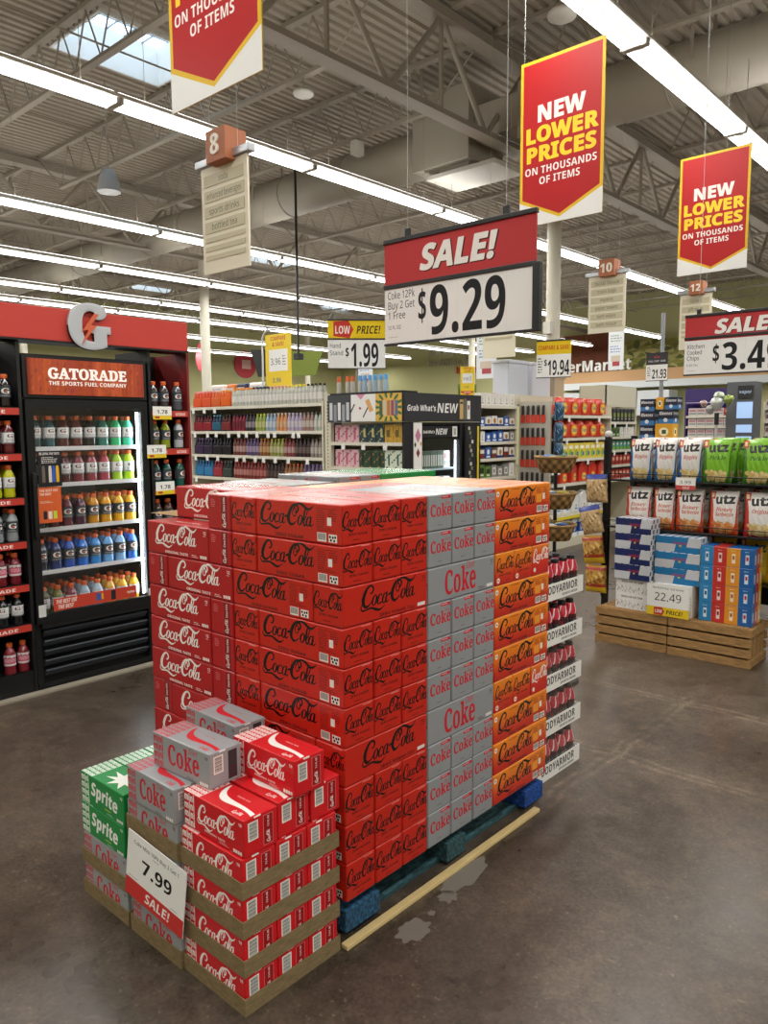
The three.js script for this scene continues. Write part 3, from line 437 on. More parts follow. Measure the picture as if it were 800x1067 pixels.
const labelPink = new THREE.MeshPhysicalMaterial({ roughness: 0.45, map: texture(256, 256, (g) => { g.fillStyle = '#d8d4d4'; g.fillRect(0, 0, 256, 256); g.fillStyle = '#c2536c'; g.fillRect(60, 60, 136, 150); gPrint(g, 80, 70, 60, '#2a2a2e', '#e8671e'); greek(g, 76, 90, 100, 5, 12, '#efd9dc'); }) });
const cupOrange = mat(0xd8622c, 0.45);
const bottleGeo = lathe([[0.001, 0], [0.031, 0], [0.035, 0.006], [0.035, 0.03], [0.033, 0.045], [0.035, 0.058], [0.036, 0.128], [0.034, 0.138], [0.026, 0.16], [0.016, 0.174], [0.016, 0.18]], 18);
const bottleLabel = new THREE.CylinderGeometry(0.0366, 0.0358, 0.068, 24, 1, true).rotateY(Math.PI).translate(0, 0.094, 0), bottleCap = lathe([[0.001, 0.202], [0.017, 0.202], [0.0195, 0.198], [0.0195, 0.177], [0.017, 0.175]], 16);
const sport = {};
const drink = (c) => mat(c, 0.18, { clearcoat: 0.6, clearcoatRoughness: 0.1 });
function sportBottle(color, lab, pos, label, group, turn = 0, s = 1) {
  const k = color + lab.uuid;
  let t;
  if (!sport[k]) { t = sport[k] = thing('sports_drink_bottle', label, 'bottle', pos, turn, group); part('bottle_body', bottleGeo, drink(color), t); part('label', bottleLabel, lab, t); part('cap', bottleCap, cupOrange, t); } else t = dup(sport[k], pos, turn, label, group);
  t.scale.setScalar(s); return t;
}
{
  const X0 = 0.4, X1 = 1.21, ZF = -3.05, ZB = -3.78;
  const t = thing('drink_cooler', 'black glass-door cooler with lit orange header full of sports drinks', 'cooler', [0, 0, 0]);
  part('side_panel', bx(X0, X0 + 0.035, 0.04, 2.06, ZB, ZF - 0.03), black, t); part('side_panel', bx(X1 - 0.035, X1, 0.04, 2.06, ZB, ZF - 0.03), black, t);
  part('back_panel', bx(X0 + 0.035, X1 - 0.035, 0.04, 2.06, ZB, ZB + 0.03), mat(0x8f959c, 0.5), t); part('top_panel', bx(X0 + 0.035, X1 - 0.035, 2.02, 2.06, ZB + 0.03, ZF - 0.03), black, t); part('cabinet_floor', bx(X0 + 0.035, X1 - 0.035, 0.4, 0.43, ZB + 0.03, ZF - 0.03), mat(0x3a3d40, 0.5), t); part('ceiling_panel', bx(X0 + 0.035, X1 - 0.035, 1.79, 1.81, ZB + 0.03, ZF - 0.03), black, t);
  const head = texture(1024, 320, (g, w, h) => { g.fillStyle = '#7a3018'; g.fillRect(0, 0, w, h); for (let i = 0; i < 90; i++) { const x = (i * 379) % w, k = (i * 71) % 50; g.fillStyle = `rgba(${128 + k * 1.6},${42 + k * 1.2},${18 + (i % 5) * 12},0.35)`; g.fillRect(x, 0, 20 + (i * 13) % 60, h); } for (let i = 0; i < 60; i++) { g.fillStyle = i % 3 ? 'rgba(92,34,50,0.35)' : 'rgba(210,110,50,0.4)'; g.beginPath(); g.ellipse((i * 211) % w, (i * 97) % h, 4 + i % 9, 12 + i % 17, 0.3, 0, 7); g.fill(); } g.fillStyle = '#f4efe8'; fitS(g, 'GATORADE', w / 2, 172, 700, 130, 'center', 0, 0.06); fitB(g, 'THE SPORTS FUEL COMPANY', w / 2, 232, 690, 50, 'center'); });
  part('header_frame', bx(X0, X1, 1.8, 2.05, ZF - 0.03, ZF - 0.005), black, t);
  part('header_sign', card(X1 - X0 - 0.05, 0.215, 0.012, false).translate((X0 + X1) / 2, 1.925, ZF), new THREE.MeshPhysicalMaterial({ map: head, roughness: 0.3, emissive: 0xffffff, emissiveMap: head, emissiveIntensity: 0.22 }), t, 'lit orange header sign reading GATORADE');
  // door
  const door = new THREE.Group(); door.name = 'door'; t.add(door);
  for (const g of [bx(X0 + 0.002, X0 + 0.05, 0.42, 1.79, ZF - 0.028, ZF), bx(X1 - 0.05, X1 - 0.002, 0.42, 1.79, ZF - 0.028, ZF), bx(X0 + 0.05, X1 - 0.05, 1.735, 1.79, ZF - 0.028, ZF), bx(X0 + 0.05, X1 - 0.05, 0.42, 0.475, ZF - 0.028, ZF)]) part('door_frame', g, blackSatin, door);
  part('glass', bx(X0 + 0.05, X1 - 0.05, 0.475, 1.735, ZF - 0.018, ZF - 0.012), mat(0xffffff, 0.0, { transmission: 1, thickness: 0, ior: 1.45 }), door);
  part('handle', rb(X0 + 0.012, X0 + 0.034, 0.95, 1.35, ZF, ZF + 0.03, 0.008), black, door);
  const poster = (name, x, y, w, h, draw, lab) => part(name, card(w, h, 0.002, false).translate(x, y, ZF - 0.01), new THREE.MeshPhysicalMaterial({ roughness: 0.5, map: texture(320, Math.round(320 * h / w), draw) }), t, lab);
  poster('poster', 0.535, 1.37, 0.145, 0.215, (g, w, h) => { g.fillStyle = '#17171a'; g.fillRect(0, 0, w, h); g.fillStyle = '#eeeae4'; fitB(g, 'BE LOYAL FOR TASTE', w / 2, 50, w * 0.86, 44, 'center'); greek(g, 50, 80, 220, 4, 16, '#e4e0da'); for (const [c, x] of [['#6e6258', 50], ['#d8d2ca', 140], ['#2a5cc0', 190], ['#e6b020', 240]]) { g.fillStyle = c; g.fillRect(x, 230, 42, 190); g.beginPath(); g.arc(x + 21, 215, 20, 0, 7); g.fill(); } });
  poster('poster', 0.525, 1.148, 0.142, 0.218, (g, w, h) => { g.fillStyle = '#d9602a'; g.fillRect(0, 0, w, h); g.fillStyle = '#f3e6da'; fitB(g, 'THE BEST USE', 20, 60, w * 0.8, 46); fitB(g, 'THE BEST', 20, 110, w * 0.5, 46); greek(g, 24, 190, 180, 2, 12, '#f3d6c4'); for (const [c, x] of [['#1c1c20', 60], ['#e8dcd4', 130], ['#c8d838', 200]]) { g.fillStyle = c; g.fillRect(x, 330, 52, 110); g.fillStyle = '#b84a1c'; g.fillRect(x + 14, 310, 24, 20); } });
  poster('banner_strip', 0.795, 0.522, 0.565, 0.078, (g, w, h) => { g.fillStyle = '#c8402c'; g.fillRect(0, 0, w, h); g.fillStyle = '#f4efe8'; fitB(g, 'THE BEST USE', 8, h * 0.44, w * 0.24, 20, 'left', 0.15); fitB(g, 'THE BEST', 14, h * 0.88, w * 0.18, 20, 'left', 0.15); g.fillStyle = '#2c5cae'; g.fillRect(w * 0.5, h * 0.15, 16, h * 0.6); g.fillStyle = '#e0b030'; g.fillRect(w * 0.56, h * 0.2, 8, h * 0.5); g.fillStyle = '#232326'; g.fillRect(w * 0.68, h * 0.1, 18, h * 0.8); g.fillStyle = '#f4efe8'; fitB(g, 'HyVee', w * 0.88, h * 0.6, w * 0.1, 13); });
  part('sticker', card(0.045, 0.075, 0.001, false).translate(0.437, 0.5, ZF + 0.001), mat(0xdadad6, 0.5), t); part('sticker', card(0.03, 0.05, 0.001, false).translate(1.178, 0.5, ZF + 0.001), mat(0xdadad6, 0.5), t);
  // louvred grille
  part('grille_back', bx(X0 + 0.035, X1 - 0.035, 0.04, 0.4, ZF - 0.09, ZF - 0.08), black, t); part('grille_frame', bx(X0 + 0.035, X1 - 0.035, 0.385, 0.42, ZF - 0.08, ZF - 0.005), black, t);
  for (let i = 0; i < 5; i++) { const l = part('louver', rb(X0 + 0.05, X1 - 0.05, -0.022, 0.022, -0.006, 0.006, 0.003), mat(0x3b4048, 0.4), t); l.position.set(0, 0.1 + i * 0.062, ZF - 0.035); l.rotation.x = 0.6; }
  part('kick_plate', bx(X0, X1, 0.0, 0.04, ZB, ZF - 0.02), black, t);
  const wire = mat(0xd6d8da, 0.35), LV = [1.5, 1.275, 1.0, 0.735, 0.47], pools = [
    ['white', [0x20424c, 0x24505a, 0x51181c, 0x5a1a20, 0x101216, 0x2f7a6c, 0x2fbf7a, 0x3ad0a0]], ['light', [0x17181c, 0x17181c, 0x4a1420, 0x7a2a3a, 0x8a3040, 0xa83a50, 0x9cc82a, 0xb4e02a]], ['dark', [0x2a2420, 0x6a2030, 0x5a2030, 0x4a1c3a, 0xc88818, 0xd89a1c, 0xe0a820, 0xe8b428]], ['dark', [0x14203a, 0x16306a, 0x1b4fae, 0x1c68c8, 0x2a86d0, 0x6aa8e0, 0x88b8e8, 0x2a6ad0]], ['light', [0x4a4630, 0x6a6a30, 0x7a3440, 0x9ab0c4, 0xa8bccc, 0xd8a020, 0xe8b020, 0xe8b828]]];
  LV.forEach((y, i) => {
    if (i < 4) part('shelf', merge([bx(X0 + 0.04, X1 - 0.04, y - 0.018, y - 0.008, ZB + 0.03, ZF - 0.05), bx(X0 + 0.04, X1 - 0.04, y - 0.022, y + 0.004, ZF - 0.052, ZF - 0.045)]), wire, t); else part('shelf_rail', bx(X0 + 0.05, X1 - 0.05, y - 0.03, y + 0.0, ZF - 0.05, ZF - 0.044), wire, t);
    const yy = i < 4 ? y - 0.0078 : 0.4305, lv = ['top', 'second', 'third', 'fourth', 'bottom'][i];
    for (let d = 0; d < 3; d++) for (let k = 0; k < 8; k++) { const c = pools[i][1][k]; sportBottle(c, pools[i][0] === 'dark' ? labelDark : labelLight, [0.492 + k * 0.0885 + (d ? 0.004 : 0), yy, ZF - 0.098 - d * 0.083], d ? 'sports drink bottle behind the front ones on cooler ' + lv + ' shelf' : 'sports drink bottle on cooler ' + lv + ' shelf, ' + ORD[k] + ' from left', 'cooler ' + lv + ' shelf ' + (d ? 'back rows' : 'front row'), rr(-0.25, 0.25), i < 4 ? 1 : 0.98); }
  });
  part('light_strip', bx(X1 - 0.064, X1 - 0.052, 0.49, 1.72, ZF - 0.046, ZF - 0.034), new THREE.MeshPhysicalMaterial({ color: 0xffffff, emissive: new THREE.Color(0.85, 0.95, 1), emissiveIntensity: 9, roughness: 0.4 }), t);
  const l = new THREE.RectAreaLight(new THREE.Color(0.82, 0.93, 1), LED_LIGHT, 0.03, 1.2); l.name = 'cooler_led'; l.position.set(X1 - 0.068, 1.1, ZF - 0.045); l.rotation.y = Math.PI / 2; scene.add(l);
  // red header beam with a big letter in front
  const hb = thing('header_beam', 'long red header beam with big grey letter over the sports drinks', 'sign', [0, 0, 0]);
  part('beam', rb(-0.9, 1.525, 2.14, 2.335, -3.2, -3.02, 0.004), redLam, hb); part('beam_edge', bx(-0.9, 1.525, 2.13, 2.14, -3.2, -3.02), black, hb);
  const g = letters('G', 0.3, 0.02, fontS, 0.016), bb = g.boundingBox; g.translate(-bb.min.x, -bb.min.y, 0).scale(0.275 / (bb.max.x - bb.min.x), 0.285 / (bb.max.y - bb.min.y), 1);
  part('letter', g.translate(0.665, 2.1, -3.015), greyPlate, hb, 'big grey letter G'); part('letter_back', g.clone().translate(0.0, -0.004, -0.004).scale(1, 1, 0.999), black, hb);
  const bs = new THREE.Shape(); [[0.14, 0.2], [0.06, 0.09], [0.1, 0.1], [0.055, 0.01], [0.155, 0.13], [0.115, 0.125], [0.17, 0.2]].forEach(([x, y], i) => (i ? bs.lineTo(x, y) : bs.moveTo(x, y)));
  part('lightning_bolt', new THREE.ExtrudeGeometry(bs, { depth: 0.01, bevelEnabled: false }).translate(0.69, 2.12, -2.995), mat(0xd0603c, 0.5), hb);
  // shelf towers left and right of it
  const tower = (x0, x1, levels, label, sideR) => {
    const q = thing('display_shelf', label, 'shelf', [x0, 0, -3.05]), w = x1 - x0;
    part('back_panel', bx(0, w, 0.1, 2.13, -0.42, -0.4), black, q); part('side_panel', bx(0, 0.018, 0, 2.13, -0.4, 0), black, q); part('side_panel', bx(w - 0.018, w, 0, 2.13, -0.4, 0), sideR, q); part('plinth', bx(0.018, w - 0.018, 0, 0.14, -0.4, -0.005), black, q);
    const strip = texture(512, 48, (g) => { g.fillStyle = '#bf3a2e'; g.fillRect(0, 0, 512, 48); g.fillStyle = '#f2e6e0'; for (const x of [60, 330]) fitB(g, 'GATORADE', x, 38, 140, 34); });
    for (const y of levels) { const s = part('shelf', bx(0.018, w - 0.018, y - 0.02, y, -0.4, -0.01), black, q); part('shelf_strip', card(w - 0.03, 0.04, 0.006, false).translate(w / 2, y - 0.024, -0.004), new THREE.MeshPhysicalMaterial({ map: strip, roughness: 0.4 }), s); }
    return q;
  };
  const LL = [1.74, 1.47, 1.207, 0.945, 0.682, 0.436, 0.165], LC = [[0x1a1214, labelDark], [0x5a161e, labelLight], [0xb8b818, labelLight], [0x8a9094, labelDark], [0x6a1420, labelPink], [0x101318, labelLight], [0x7a1c28, labelPink]], LN = ['black', 'dark red', 'yellow', 'clear grey', 'pink-labelled', 'dark blue', 'red'];
  tower(-0.62, 0.385, LL.slice(0, 6), 'black sports drink shelf left of the cooler', black);
  LL.forEach((y, i) => { const low = i === 6; for (const x of low ? [0.25, 0.333] : [0.31, 0.222, 0.134, 0.046]) for (let d = 0; d < (low ? 1 : 2); d++) sportBottle(LC[i][0], LC[i][1], [x + rr(-0.006, 0.006), low ? 0.1402 : y + 0.0002, -3.1 - d * 0.085 + (low ? -0.002 : 0)], d ? LN[i] + ' sports drink bottle in second row of left shelf' : LN[i] + ' sports drink bottle on left shelf, ' + WORD[6 - i].replace('seventh', 'top') + ' level, ' + (x > 0.3 ? 'rightmost' : x > 0.21 ? 'second from right' : x > 0.1 ? 'third from right' : 'fourth from right'), LN[i] + ' bottles left of the cooler', rr(-0.3, 0.3), 0.95); });
  const RL = [1.735, 1.475, 1.2, 0.93];
  tower(1.225, 1.545, RL, 'narrow sports drink shelf with dark red side right of cooler', mat(0x7c1b1c, 0.5));
  RL.forEach((y, i) => { for (const [k, x] of [[0, 1.288], [1, 1.372], [2, 1.478]]) sportBottle([[0x2e2a2c, 0x3a3436, 0x505258], [0x5a5a30, 0x8c9a20, 0xb0b6bc], [0x10403a, 0x0e4a42, 0x12544a], [0x3a2016, 0x4a281a, 0x3c2018]][i][k], labelDark, [x, y + 0.0002, -3.105], 'sports drink bottle right of cooler, ' + ['upper', 'second', 'third', 'fourth'][i] + ' level, ' + ['left', 'middle', 'right'][k] + ' one', 'bottles right of the cooler', rr(-0.3, 0.3), 0.97); });
  const tagTex = new THREE.MeshPhysicalMaterial({ roughness: 0.5, map: texture(256, 160, (g) => { g.fillStyle = '#efefea'; g.fillRect(0, 0, 256, 160); g.fillStyle = '#e8c81e'; g.fillRect(0, 112, 256, 48); g.fillStyle = '#2a2a2c'; fitB(g, '1.78', 128, 90, 150, 66, 'center'); g.fillStyle = '#b03020'; g.fillRect(30, 122, 60, 26); }) });
  for (const [x, y] of [[1.318, 1.716], [1.265, 1.456], [1.32, 1.204]]) solo('price_tag', card(0.145, 0.088, 0.002, false), tagTex, 'white and yellow 1.78 price tag on right shelf, ' + (y > 1.6 ? 'highest' : y > 1.3 ? 'middle' : 'lowest'), 'price tag', [x, y, -3.043], 0, '1.78 price tags');
  const gl = letters('G', 0.12, 0.004, fontS); gl.translate(1.27, 1.96, -3.444); solo('wall_letter', gl, greyPlate, 'small grey letter on the black back of right shelf', 'letter');
  solo('base_strip', bx(-0.62, 1.22, 0, 0.012, -3.046, -2.985), mat(0x9a9282, 0.7), 'beige base strip on the floor before the cooler', 'trim');
}

// ---------------------------------------------------------------- trays of bottles behind the pallet's far corner
{
  const X0 = 1.31, X1 = 1.7, Z0 = -0.4, Z1 = -0.1, step = 0.208, trayMat = new THREE.MeshPhysicalMaterial({ roughness: 0.5, map: texture(512, 128, (g) => { g.fillStyle = '#ecebe6'; g.fillRect(0, 0, 512, 128); g.fillStyle = '#1c1d20'; fitB(g, 'BODYARMOR', 40, 78, 400, 84); fitB(g, 'SPORTS DRINK', 250, 112, 190, 26); }) });
  const plain = mat(0xe9e8e3, 0.5), film = mat(0xffffff, 0.08, { transmission: 1, thickness: 0 });
  const bodyG = lathe([[0.001, 0], [0.03, 0], [0.033, 0.005], [0.033, 0.09], [0.031, 0.1], [0.033, 0.112], [0.022, 0.145], [0.018, 0.15]], 14), sleeve = new THREE.CylinderGeometry(0.0338, 0.0338, 0.07, 16, 1, true).rotateY(Math.PI).translate(0, 0.045, 0), lid = lathe([[0.001, 0.172], [0.016, 0.172], [0.0185, 0.166], [0.019, 0.15], [0.016, 0.148]], 14), neck = lathe([[0.0338, 0.1], [0.0342, 0.113], [0.0235, 0.146], [0.02, 0.152]], 14);
  const sleeveTex = new THREE.MeshPhysicalMaterial({ roughness: 0.4, map: texture(256, 128, (g) => { g.fillStyle = '#26272b'; g.fillRect(0, 0, 256, 128); g.fillStyle = '#a82036'; g.fillRect(0, 0, 80, 128); g.fillRect(176, 0, 80, 128); g.fillStyle = '#d8d4d4'; upright(g, 'BODYARMOR', 138, 122, 110, 26); }) });
  const neckTex = new THREE.MeshPhysicalMaterial({ roughness: 0.35, map: texture(256, 64, (g) => { g.fillStyle = '#c01c36'; g.fillRect(0, 0, 256, 64); g.fillStyle = '#f0e6e6'; for (let i = 0; i < 6; i++) { g.beginPath(); g.moveTo(i * 43, 64); g.lineTo(i * 43 + 20, 4); g.lineTo(i * 43 + 27, 4); g.lineTo(i * 43 + 9, 64); g.fill(); } }) });
  let proto;
  for (let r = 0; r < 5; r++) {
    const y = r * step, lev = ['lowest on the floor', 'second from floor', 'third from floor', 'fourth from floor', 'topmost'][r];
    const t = thing('bottle_tray', 'white lettered tray of dark sports drinks, ' + lev, 'tray', [X0, y, Z1], 0, 'white bottle trays'), w = X1 - X0, d = Z1 - Z0;
    part('tray_floor', bx(0, w, 0, 0.003, -d, 0), plain, t); part('tray_front', card(w, 0.077, 0.003, false, [0, 0, 1, 1]).translate(w / 2, 0.0385, 0.0015), trayMat, t);
    part('tray_wall', bx(0, 0.003, 0.003, 0.075, -d, 0), plain, t); part('tray_wall', bx(w - 0.003, w, 0.003, 0.075, -d, 0), plain, t); part('tray_wall', bx(0.003, w - 0.003, 0.003, 0.075, -d, -d + 0.003), plain, t);
    if (r < 3) part('shrink_film', bx(0.004, w - 0.004, 0.076, 0.196, -0.0045, -0.004), film, t);
    for (let i = 0; i < 5; i++) for (let j = 0; j < 2; j++) {
      const p = [X0 + 0.045 + i * 0.075, y + 0.0032, Z1 - 0.042 - j * 0.075], lab = j ? 'dark red-topped sports drink bottle in back row, tray ' + lev : 'dark red-topped bottle, ' + ORD[i] + ' in front row, tray ' + lev, G = 'bottles in the ' + lev + ' white tray';
      if (!proto) { proto = thing('dark_drink_bottle', lab, 'bottle', p, 0, G); part('bottle_body', bodyG, drink(0x4a1a22), proto); part('sleeve', sleeve, sleeveTex, proto); part('neck_wrap', neck, neckTex, proto); part('cap', lid, mat(0x191a1d, 0.4), proto); } else dup(proto, p, rr(-0.4, 0.4), lab, G);
    }
  }
}
// ---------------------------------------------------------------- energy drink display on wooden crates
{
  const wood = new THREE.MeshPhysicalMaterial({ roughness: 0.75, color: 0xc49a64, map: data(256, (u, v) => { const k = 0.82 + 0.3 * (n150(u * 20, v * 170) - 0.5) + 0.22 * (n40(u * 6, v * 48) - 0.5) + 0.2 * (n9(u * 14, v * 14) - 0.5); return [255 * Math.min(1, k), 250 * Math.min(1, k), 240 * Math.min(1, k)]; }) });
  const crate = (z0, z1, label, ends) => {
    const t = thing('wooden_crate', label, 'crate', [3.68, 0, z0], 0, 'wooden crates'), w = z1 - z0, D = 0.36, H = 0.265;
    for (let i = 0; i < 4; i++) { const y = i * 0.0695; part('slat', rb(0, 0.014, y, y + 0.0555, 0, w, 0.002), wood, t); part('slat', rb(D - 0.014, D, y, y + 0.0555, 0, w, 0.002), wood, t); }
    for (const [z, s] of [[0.014, 1], [w - 0.028, 1]]) for (let i = 0; i < 4; i++) part('end_slat', rb(0.016 + i * 0.086, 0.016 + i * 0.086 + 0.07, 0.003, H, z, z + 0.012, 0.002), wood, t);
    part('end_rail', rb(0.015, D - 0.015, H - 0.055, H - 0.001, w - 0.0155, w - 0.001, 0.002), wood, t); part('end_rail', rb(0.015, D - 0.015, 0.002, 0.055, w - 0.0155, w - 0.001, 0.002), wood, t);
    for (let i = 0; i < 3; i++) part('floor_slat', rb(0.02 + i * 0.11, 0.11 + i * 0.11, 0.004, 0.016, 0.03, w - 0.03, 0.002), wood, t);
    for (let i = 0; i < 4; i++) part('top_slat', rb(0.015 + i * 0.084, 0.015 + i * 0.084 + 0.066, H - 0.004, H + 0.004, 0.03, w - 0.03, 0.002), wood, t);
  };
  crate(-1.005, -0.462, 'slatted wooden crate under the dark blue energy drink cases'); crate(-0.456, 0.1, 'slatted wooden crate under the multicoloured cases');
  // printed cases: front F on +z, end E on +-x, lid T
  const A = [0, 0, 512, 256], B = [512, 0, 256, 256], T = [0, 256, 512, 256];
  const mk = (draw) => new THREE.MeshPhysicalMaterial({ roughness: 0.35, clearcoat: 0.3, map: texture(1024, 512, (g) => { const sub = (r, f) => { g.save(); g.beginPath(); g.rect(...r); g.clip(); g.translate(r[0], r[1]); f(g, r[2], r[3]); g.restore(); }; draw(g, sub); }) });
  const energy = (a, b) => mk((g, sub) => {
    sub(A, (c, w, h) => { c.fillStyle = '#c9ccd1'; c.fillRect(0, 0, w, h); c.fillStyle = a; c.fillRect(0, 0, w * 0.5, h * 0.46); c.beginPath(); c.moveTo(w * 0.42, h); c.lineTo(w * 0.5, 0); c.lineTo(w * 0.74, 0); c.lineTo(w * 0.66, h); c.fill(); c.fillRect(w * 0.66, h * 0.62, w * 0.34, h * 0.38);  c.fillStyle = '#c41e3a'; fitB(c, 'Red Bull', w * 0.4, h * 0.48, w * 0.3, 60); c.fillStyle = '#e8b81c'; c.beginPath(); c.arc(w * 0.56, h * 0.56, 15, 0, 7); c.fill(); });
    sub(B, (c, w, h) => { c.fillStyle = '#dcdde0'; c.fillRect(0, 0, w, h); for (let i = 0; i < 5; i++) for (let j = 0; j < 3; j++) { c.fillStyle = (i + j) % 2 ? a : '#d0d3d8'; c.beginPath(); c.moveTo(i * 51 + 6, j * 85 + 6); c.lineTo(i * 51 + 44, j * 85 + 6); c.lineTo(i * 51 + 36, j * 85 + 76); c.lineTo(i * 51 - 2, j * 85 + 76); c.fill(); } });
    sub(T, (c, w, h) => { c.fillStyle = '#e4e6ea'; c.fillRect(0, 0, w, h); c.fillStyle = a; for (let i = 0; i < 6; i++) c.fillRect(i * 85 + 8, 0, 30, h); });
  });
  const dark = energy('#16265e', '#0e1c4a'), light = energy('#1d78b0', '#155c94');
  const multi = mk((g, sub) => { sub(A, (c, w, h) => { ['#2a86c0', '#c8372e', '#e2962c', '#1c62a8'].forEach((k, i) => { c.fillStyle = k; c.fillRect(i * w / 4, 0, w / 4 + 1, h); c.fillStyle = ['#dceaf4', '#f2d8d4', '#f6e6cc', '#dce6f2'][i]; c.fillRect(i * w / 4 + 48, h * 0.3, 34, h * 0.5); c.fillStyle = ['#1c5c8c', '#8c1c1c', '#a85c14', '#c8202c'][i]; c.fillRect(i * w / 4 + 55, h * 0.4, 20, h * 0.2); greek(c, i * w / 4 + 40, h * 0.14, 60, 1, 12, 'rgba(255,255,255,0.8)'); }); }); sub(B, (c, w, h) => { ['#1c62a8', '#c8372e', '#e2b82c'].forEach((k, i) => { c.fillStyle = k; c.fillRect(i * w / 3, 0, w / 3 + 1, h); c.fillStyle = '#e6ecf2'; c.fillRect(i * w / 3 + 30, h * 0.3, 24, h * 0.5); }); }); sub(T, (c, w, h) => { c.fillStyle = '#1c62a8'; c.fillRect(0, 0, w, h); c.fillStyle = '#c8372e'; c.fillRect(w * 0.25, 0, w * 0.25, h); }); });
  const comic = mk((g, sub) => { sub(A, (c, w, h) => { c.fillStyle = '#e9e8e4'; c.fillRect(0, 0, w, h); c.fillStyle = '#2c2c30'; fitB(c, 'WINGS FOR THE TEAM', w * 0.16, h * 0.24, w * 0.6, 44); for (let i = 0; i < 26; i++) { c.strokeStyle = '#55555a'; c.lineWidth = 3; c.beginPath(); c.arc(20 + (i * 47) % (w - 30), h * (0.45 + ((i * 31) % 40) / 100), 7 + i % 8, 0.4, 5.2); c.stroke(); c.fillStyle = '#3a3a40'; c.fillRect(14 + (i * 61) % (w - 30), h * (0.5 + ((i * 17) % 36) / 100), 6 + i % 9, 14); } }); sub(B, (c, w, h) => { c.fillStyle = '#e4e3df'; c.fillRect(0, 0, w, h); }); sub(T, (c, w, h) => { c.fillStyle = '#eeede9'; c.fillRect(0, 0, w, h); }); });
  const G1 = (w, h, d) => atlasBox(w, h, d, [B, B, T, T, A, A], 1024, 512, 0.004), dg = G1(0.268, 0.112, 0.16), lg = G1(0.318, 0.112, 0.2), mg = G1(0.345, 0.13, 0.2), cg = G1(0.27, 0.112, 0.2);
  const put = (geo, m, name, z, y, h, label, group, x = 3.75, d = 0.2) => solo(name, geo, m, label, 'drink case', [x + d / 2, y + h / 2, z], -Math.PI / 2 + rr(-0.01, 0.01), group);
  const base = 0.2695;
  for (let i = 0; i < 2; i++) for (let k = 0; k < 2; k++) put(cg, comic, 'sketch_printed_case', -0.73 + k * 0.272 + (k ? 0.015 : 0), base + i * 0.1125, 0.112, 'white case printed with black sketches, ' + ['lower ', 'upper '][i] + ['left one', 'one behind the price card'][k], 'white sketch cases', 3.715);
  for (let i = 0; i < 4; i++) put(dg, dark, 'energy_drink_case', -0.735, base + 0.2252 + i * 0.1125, 0.112, 'dark blue and silver energy drink case, ' + ['lowest', 'second', 'third', 'top'][i] + ' of its stack', 'dark blue energy drink cases', 3.69, 0.16);
  for (let i = 0; i < 2; i++) put(lg, light, 'energy_drink_case', -0.432, base + 0.2252 + i * 0.1125, 0.112, 'light blue and silver energy drink case, ' + ['lower', 'upper'][i] + ' in middle stack', 'light blue energy drink cases', 3.74);
  put(lg, light, 'energy_drink_case', -0.432, base + 0.2252 + 0.225, 0.112, 'light blue and silver energy drink case topmost in middle stack', 'light blue energy drink cases', 3.75);
  for (let i = 0; i < 4; i++) put(mg, multi, 'variety_drink_case', -0.095, base + i * 0.1305, 0.13, 'blue red and orange variety case, ' + ['lowest', 'second', 'third', 'top'][i] + ' of its stack', 'multicoloured drink cases', 3.735);
  const tex = texture(512, 400, (g) => { g.fillStyle = '#f0f0ec'; g.fillRect(0, 0, 512, 400); g.fillStyle = '#303034'; fit(g, 'Red Bull 8.4oz 12pk Variety', 256, 60, 380, 34, 'sans-serif', 'center'); fit(g, '22.49', 256, 210, 330, 140, 'sans-serif', 'center'); g.fillStyle = '#ecca22'; g.fillRect(0, 290, 512, 110); g.fillStyle = '#c4302a'; g.beginPath(); g.moveTo(90, 300); g.lineTo(190, 290); g.lineTo(220, 345); g.lineTo(190, 398); g.lineTo(90, 390); g.fill(); g.fillStyle = '#f4f0e8'; fitB(g, 'LOW', 100, 368, 92, 60); g.fillStyle = '#2a2418'; fitB(g, 'PRICE!', 235, 372, 200, 70, 'left', 0.15); });
  solo('price_card', card(0.3, 0.225, 0.003, false), new THREE.MeshPhysicalMaterial({ map: tex, roughness: 0.4 }), 'white 22.49 low price card on the wooden crates', 'sign', [3.668, 0.385, -0.457], -Math.PI / 2);
}
// ---------------------------------------------------------------- chip rack
const puff = (w, h, d) => {                                   // pillow bag: flat crimped ends, swollen middle
  const nx = 12, ny = 16, pos = [], uv = [], idx = [];
  for (let s = 0; s < 2; s++) for (let j = 0; j <= ny; j++) for (let i = 0; i <= nx; i++) { const u = i / nx, v = j / ny, e = Math.pow(Math.sin(Math.PI * v), 0.45) * Math.pow(Math.sin(Math.PI * (0.03 + 0.94 * u)), 0.5), wr = 0.006 * Math.sin(i * 2.7 + j * 1.3 + s) * Math.sin(Math.PI * v), k = 0.93 + 0.07 * Math.abs(2 * v - 1) ** 2; pos.push((u - 0.5) * w * k, v * h, (s ? -1 : 1) * (d / 2 * e + wr * (e > 0.2 ? 1 : 0) + 0.0008)); uv.push(s ? 1 - u : u, v); }
  const N = (nx + 1) * (ny + 1);
  for (let s = 0; s < 2; s++) for (let j = 0; j < ny; j++) for (let i = 0; i < nx; i++) { const a = s * N + j * (nx + 1) + i, b = a + 1, c = a + nx + 1, e = c + 1; s ? idx.push(a, c, b, b, c, e) : idx.push(a, b, c, b, e, c); }
  for (const [a0, st, n] of [[0, 1, nx], [ny * (nx + 1), 1, nx], [0, nx + 1, ny], [nx, nx + 1, ny]]) for (let k = 0; k < n; k++) { const a = a0 + k * st, b = a + st; idx.push(a, a + N, b, b, a + N, b + N); }
  const g = new THREE.BufferGeometry(); g.setAttribute('position', new THREE.Float32BufferAttribute(pos, 3)); g.setAttribute('uv', new THREE.Float32BufferAttribute(uv, 2)); g.setIndex(idx); g.computeVertexNormals(); return g;
};
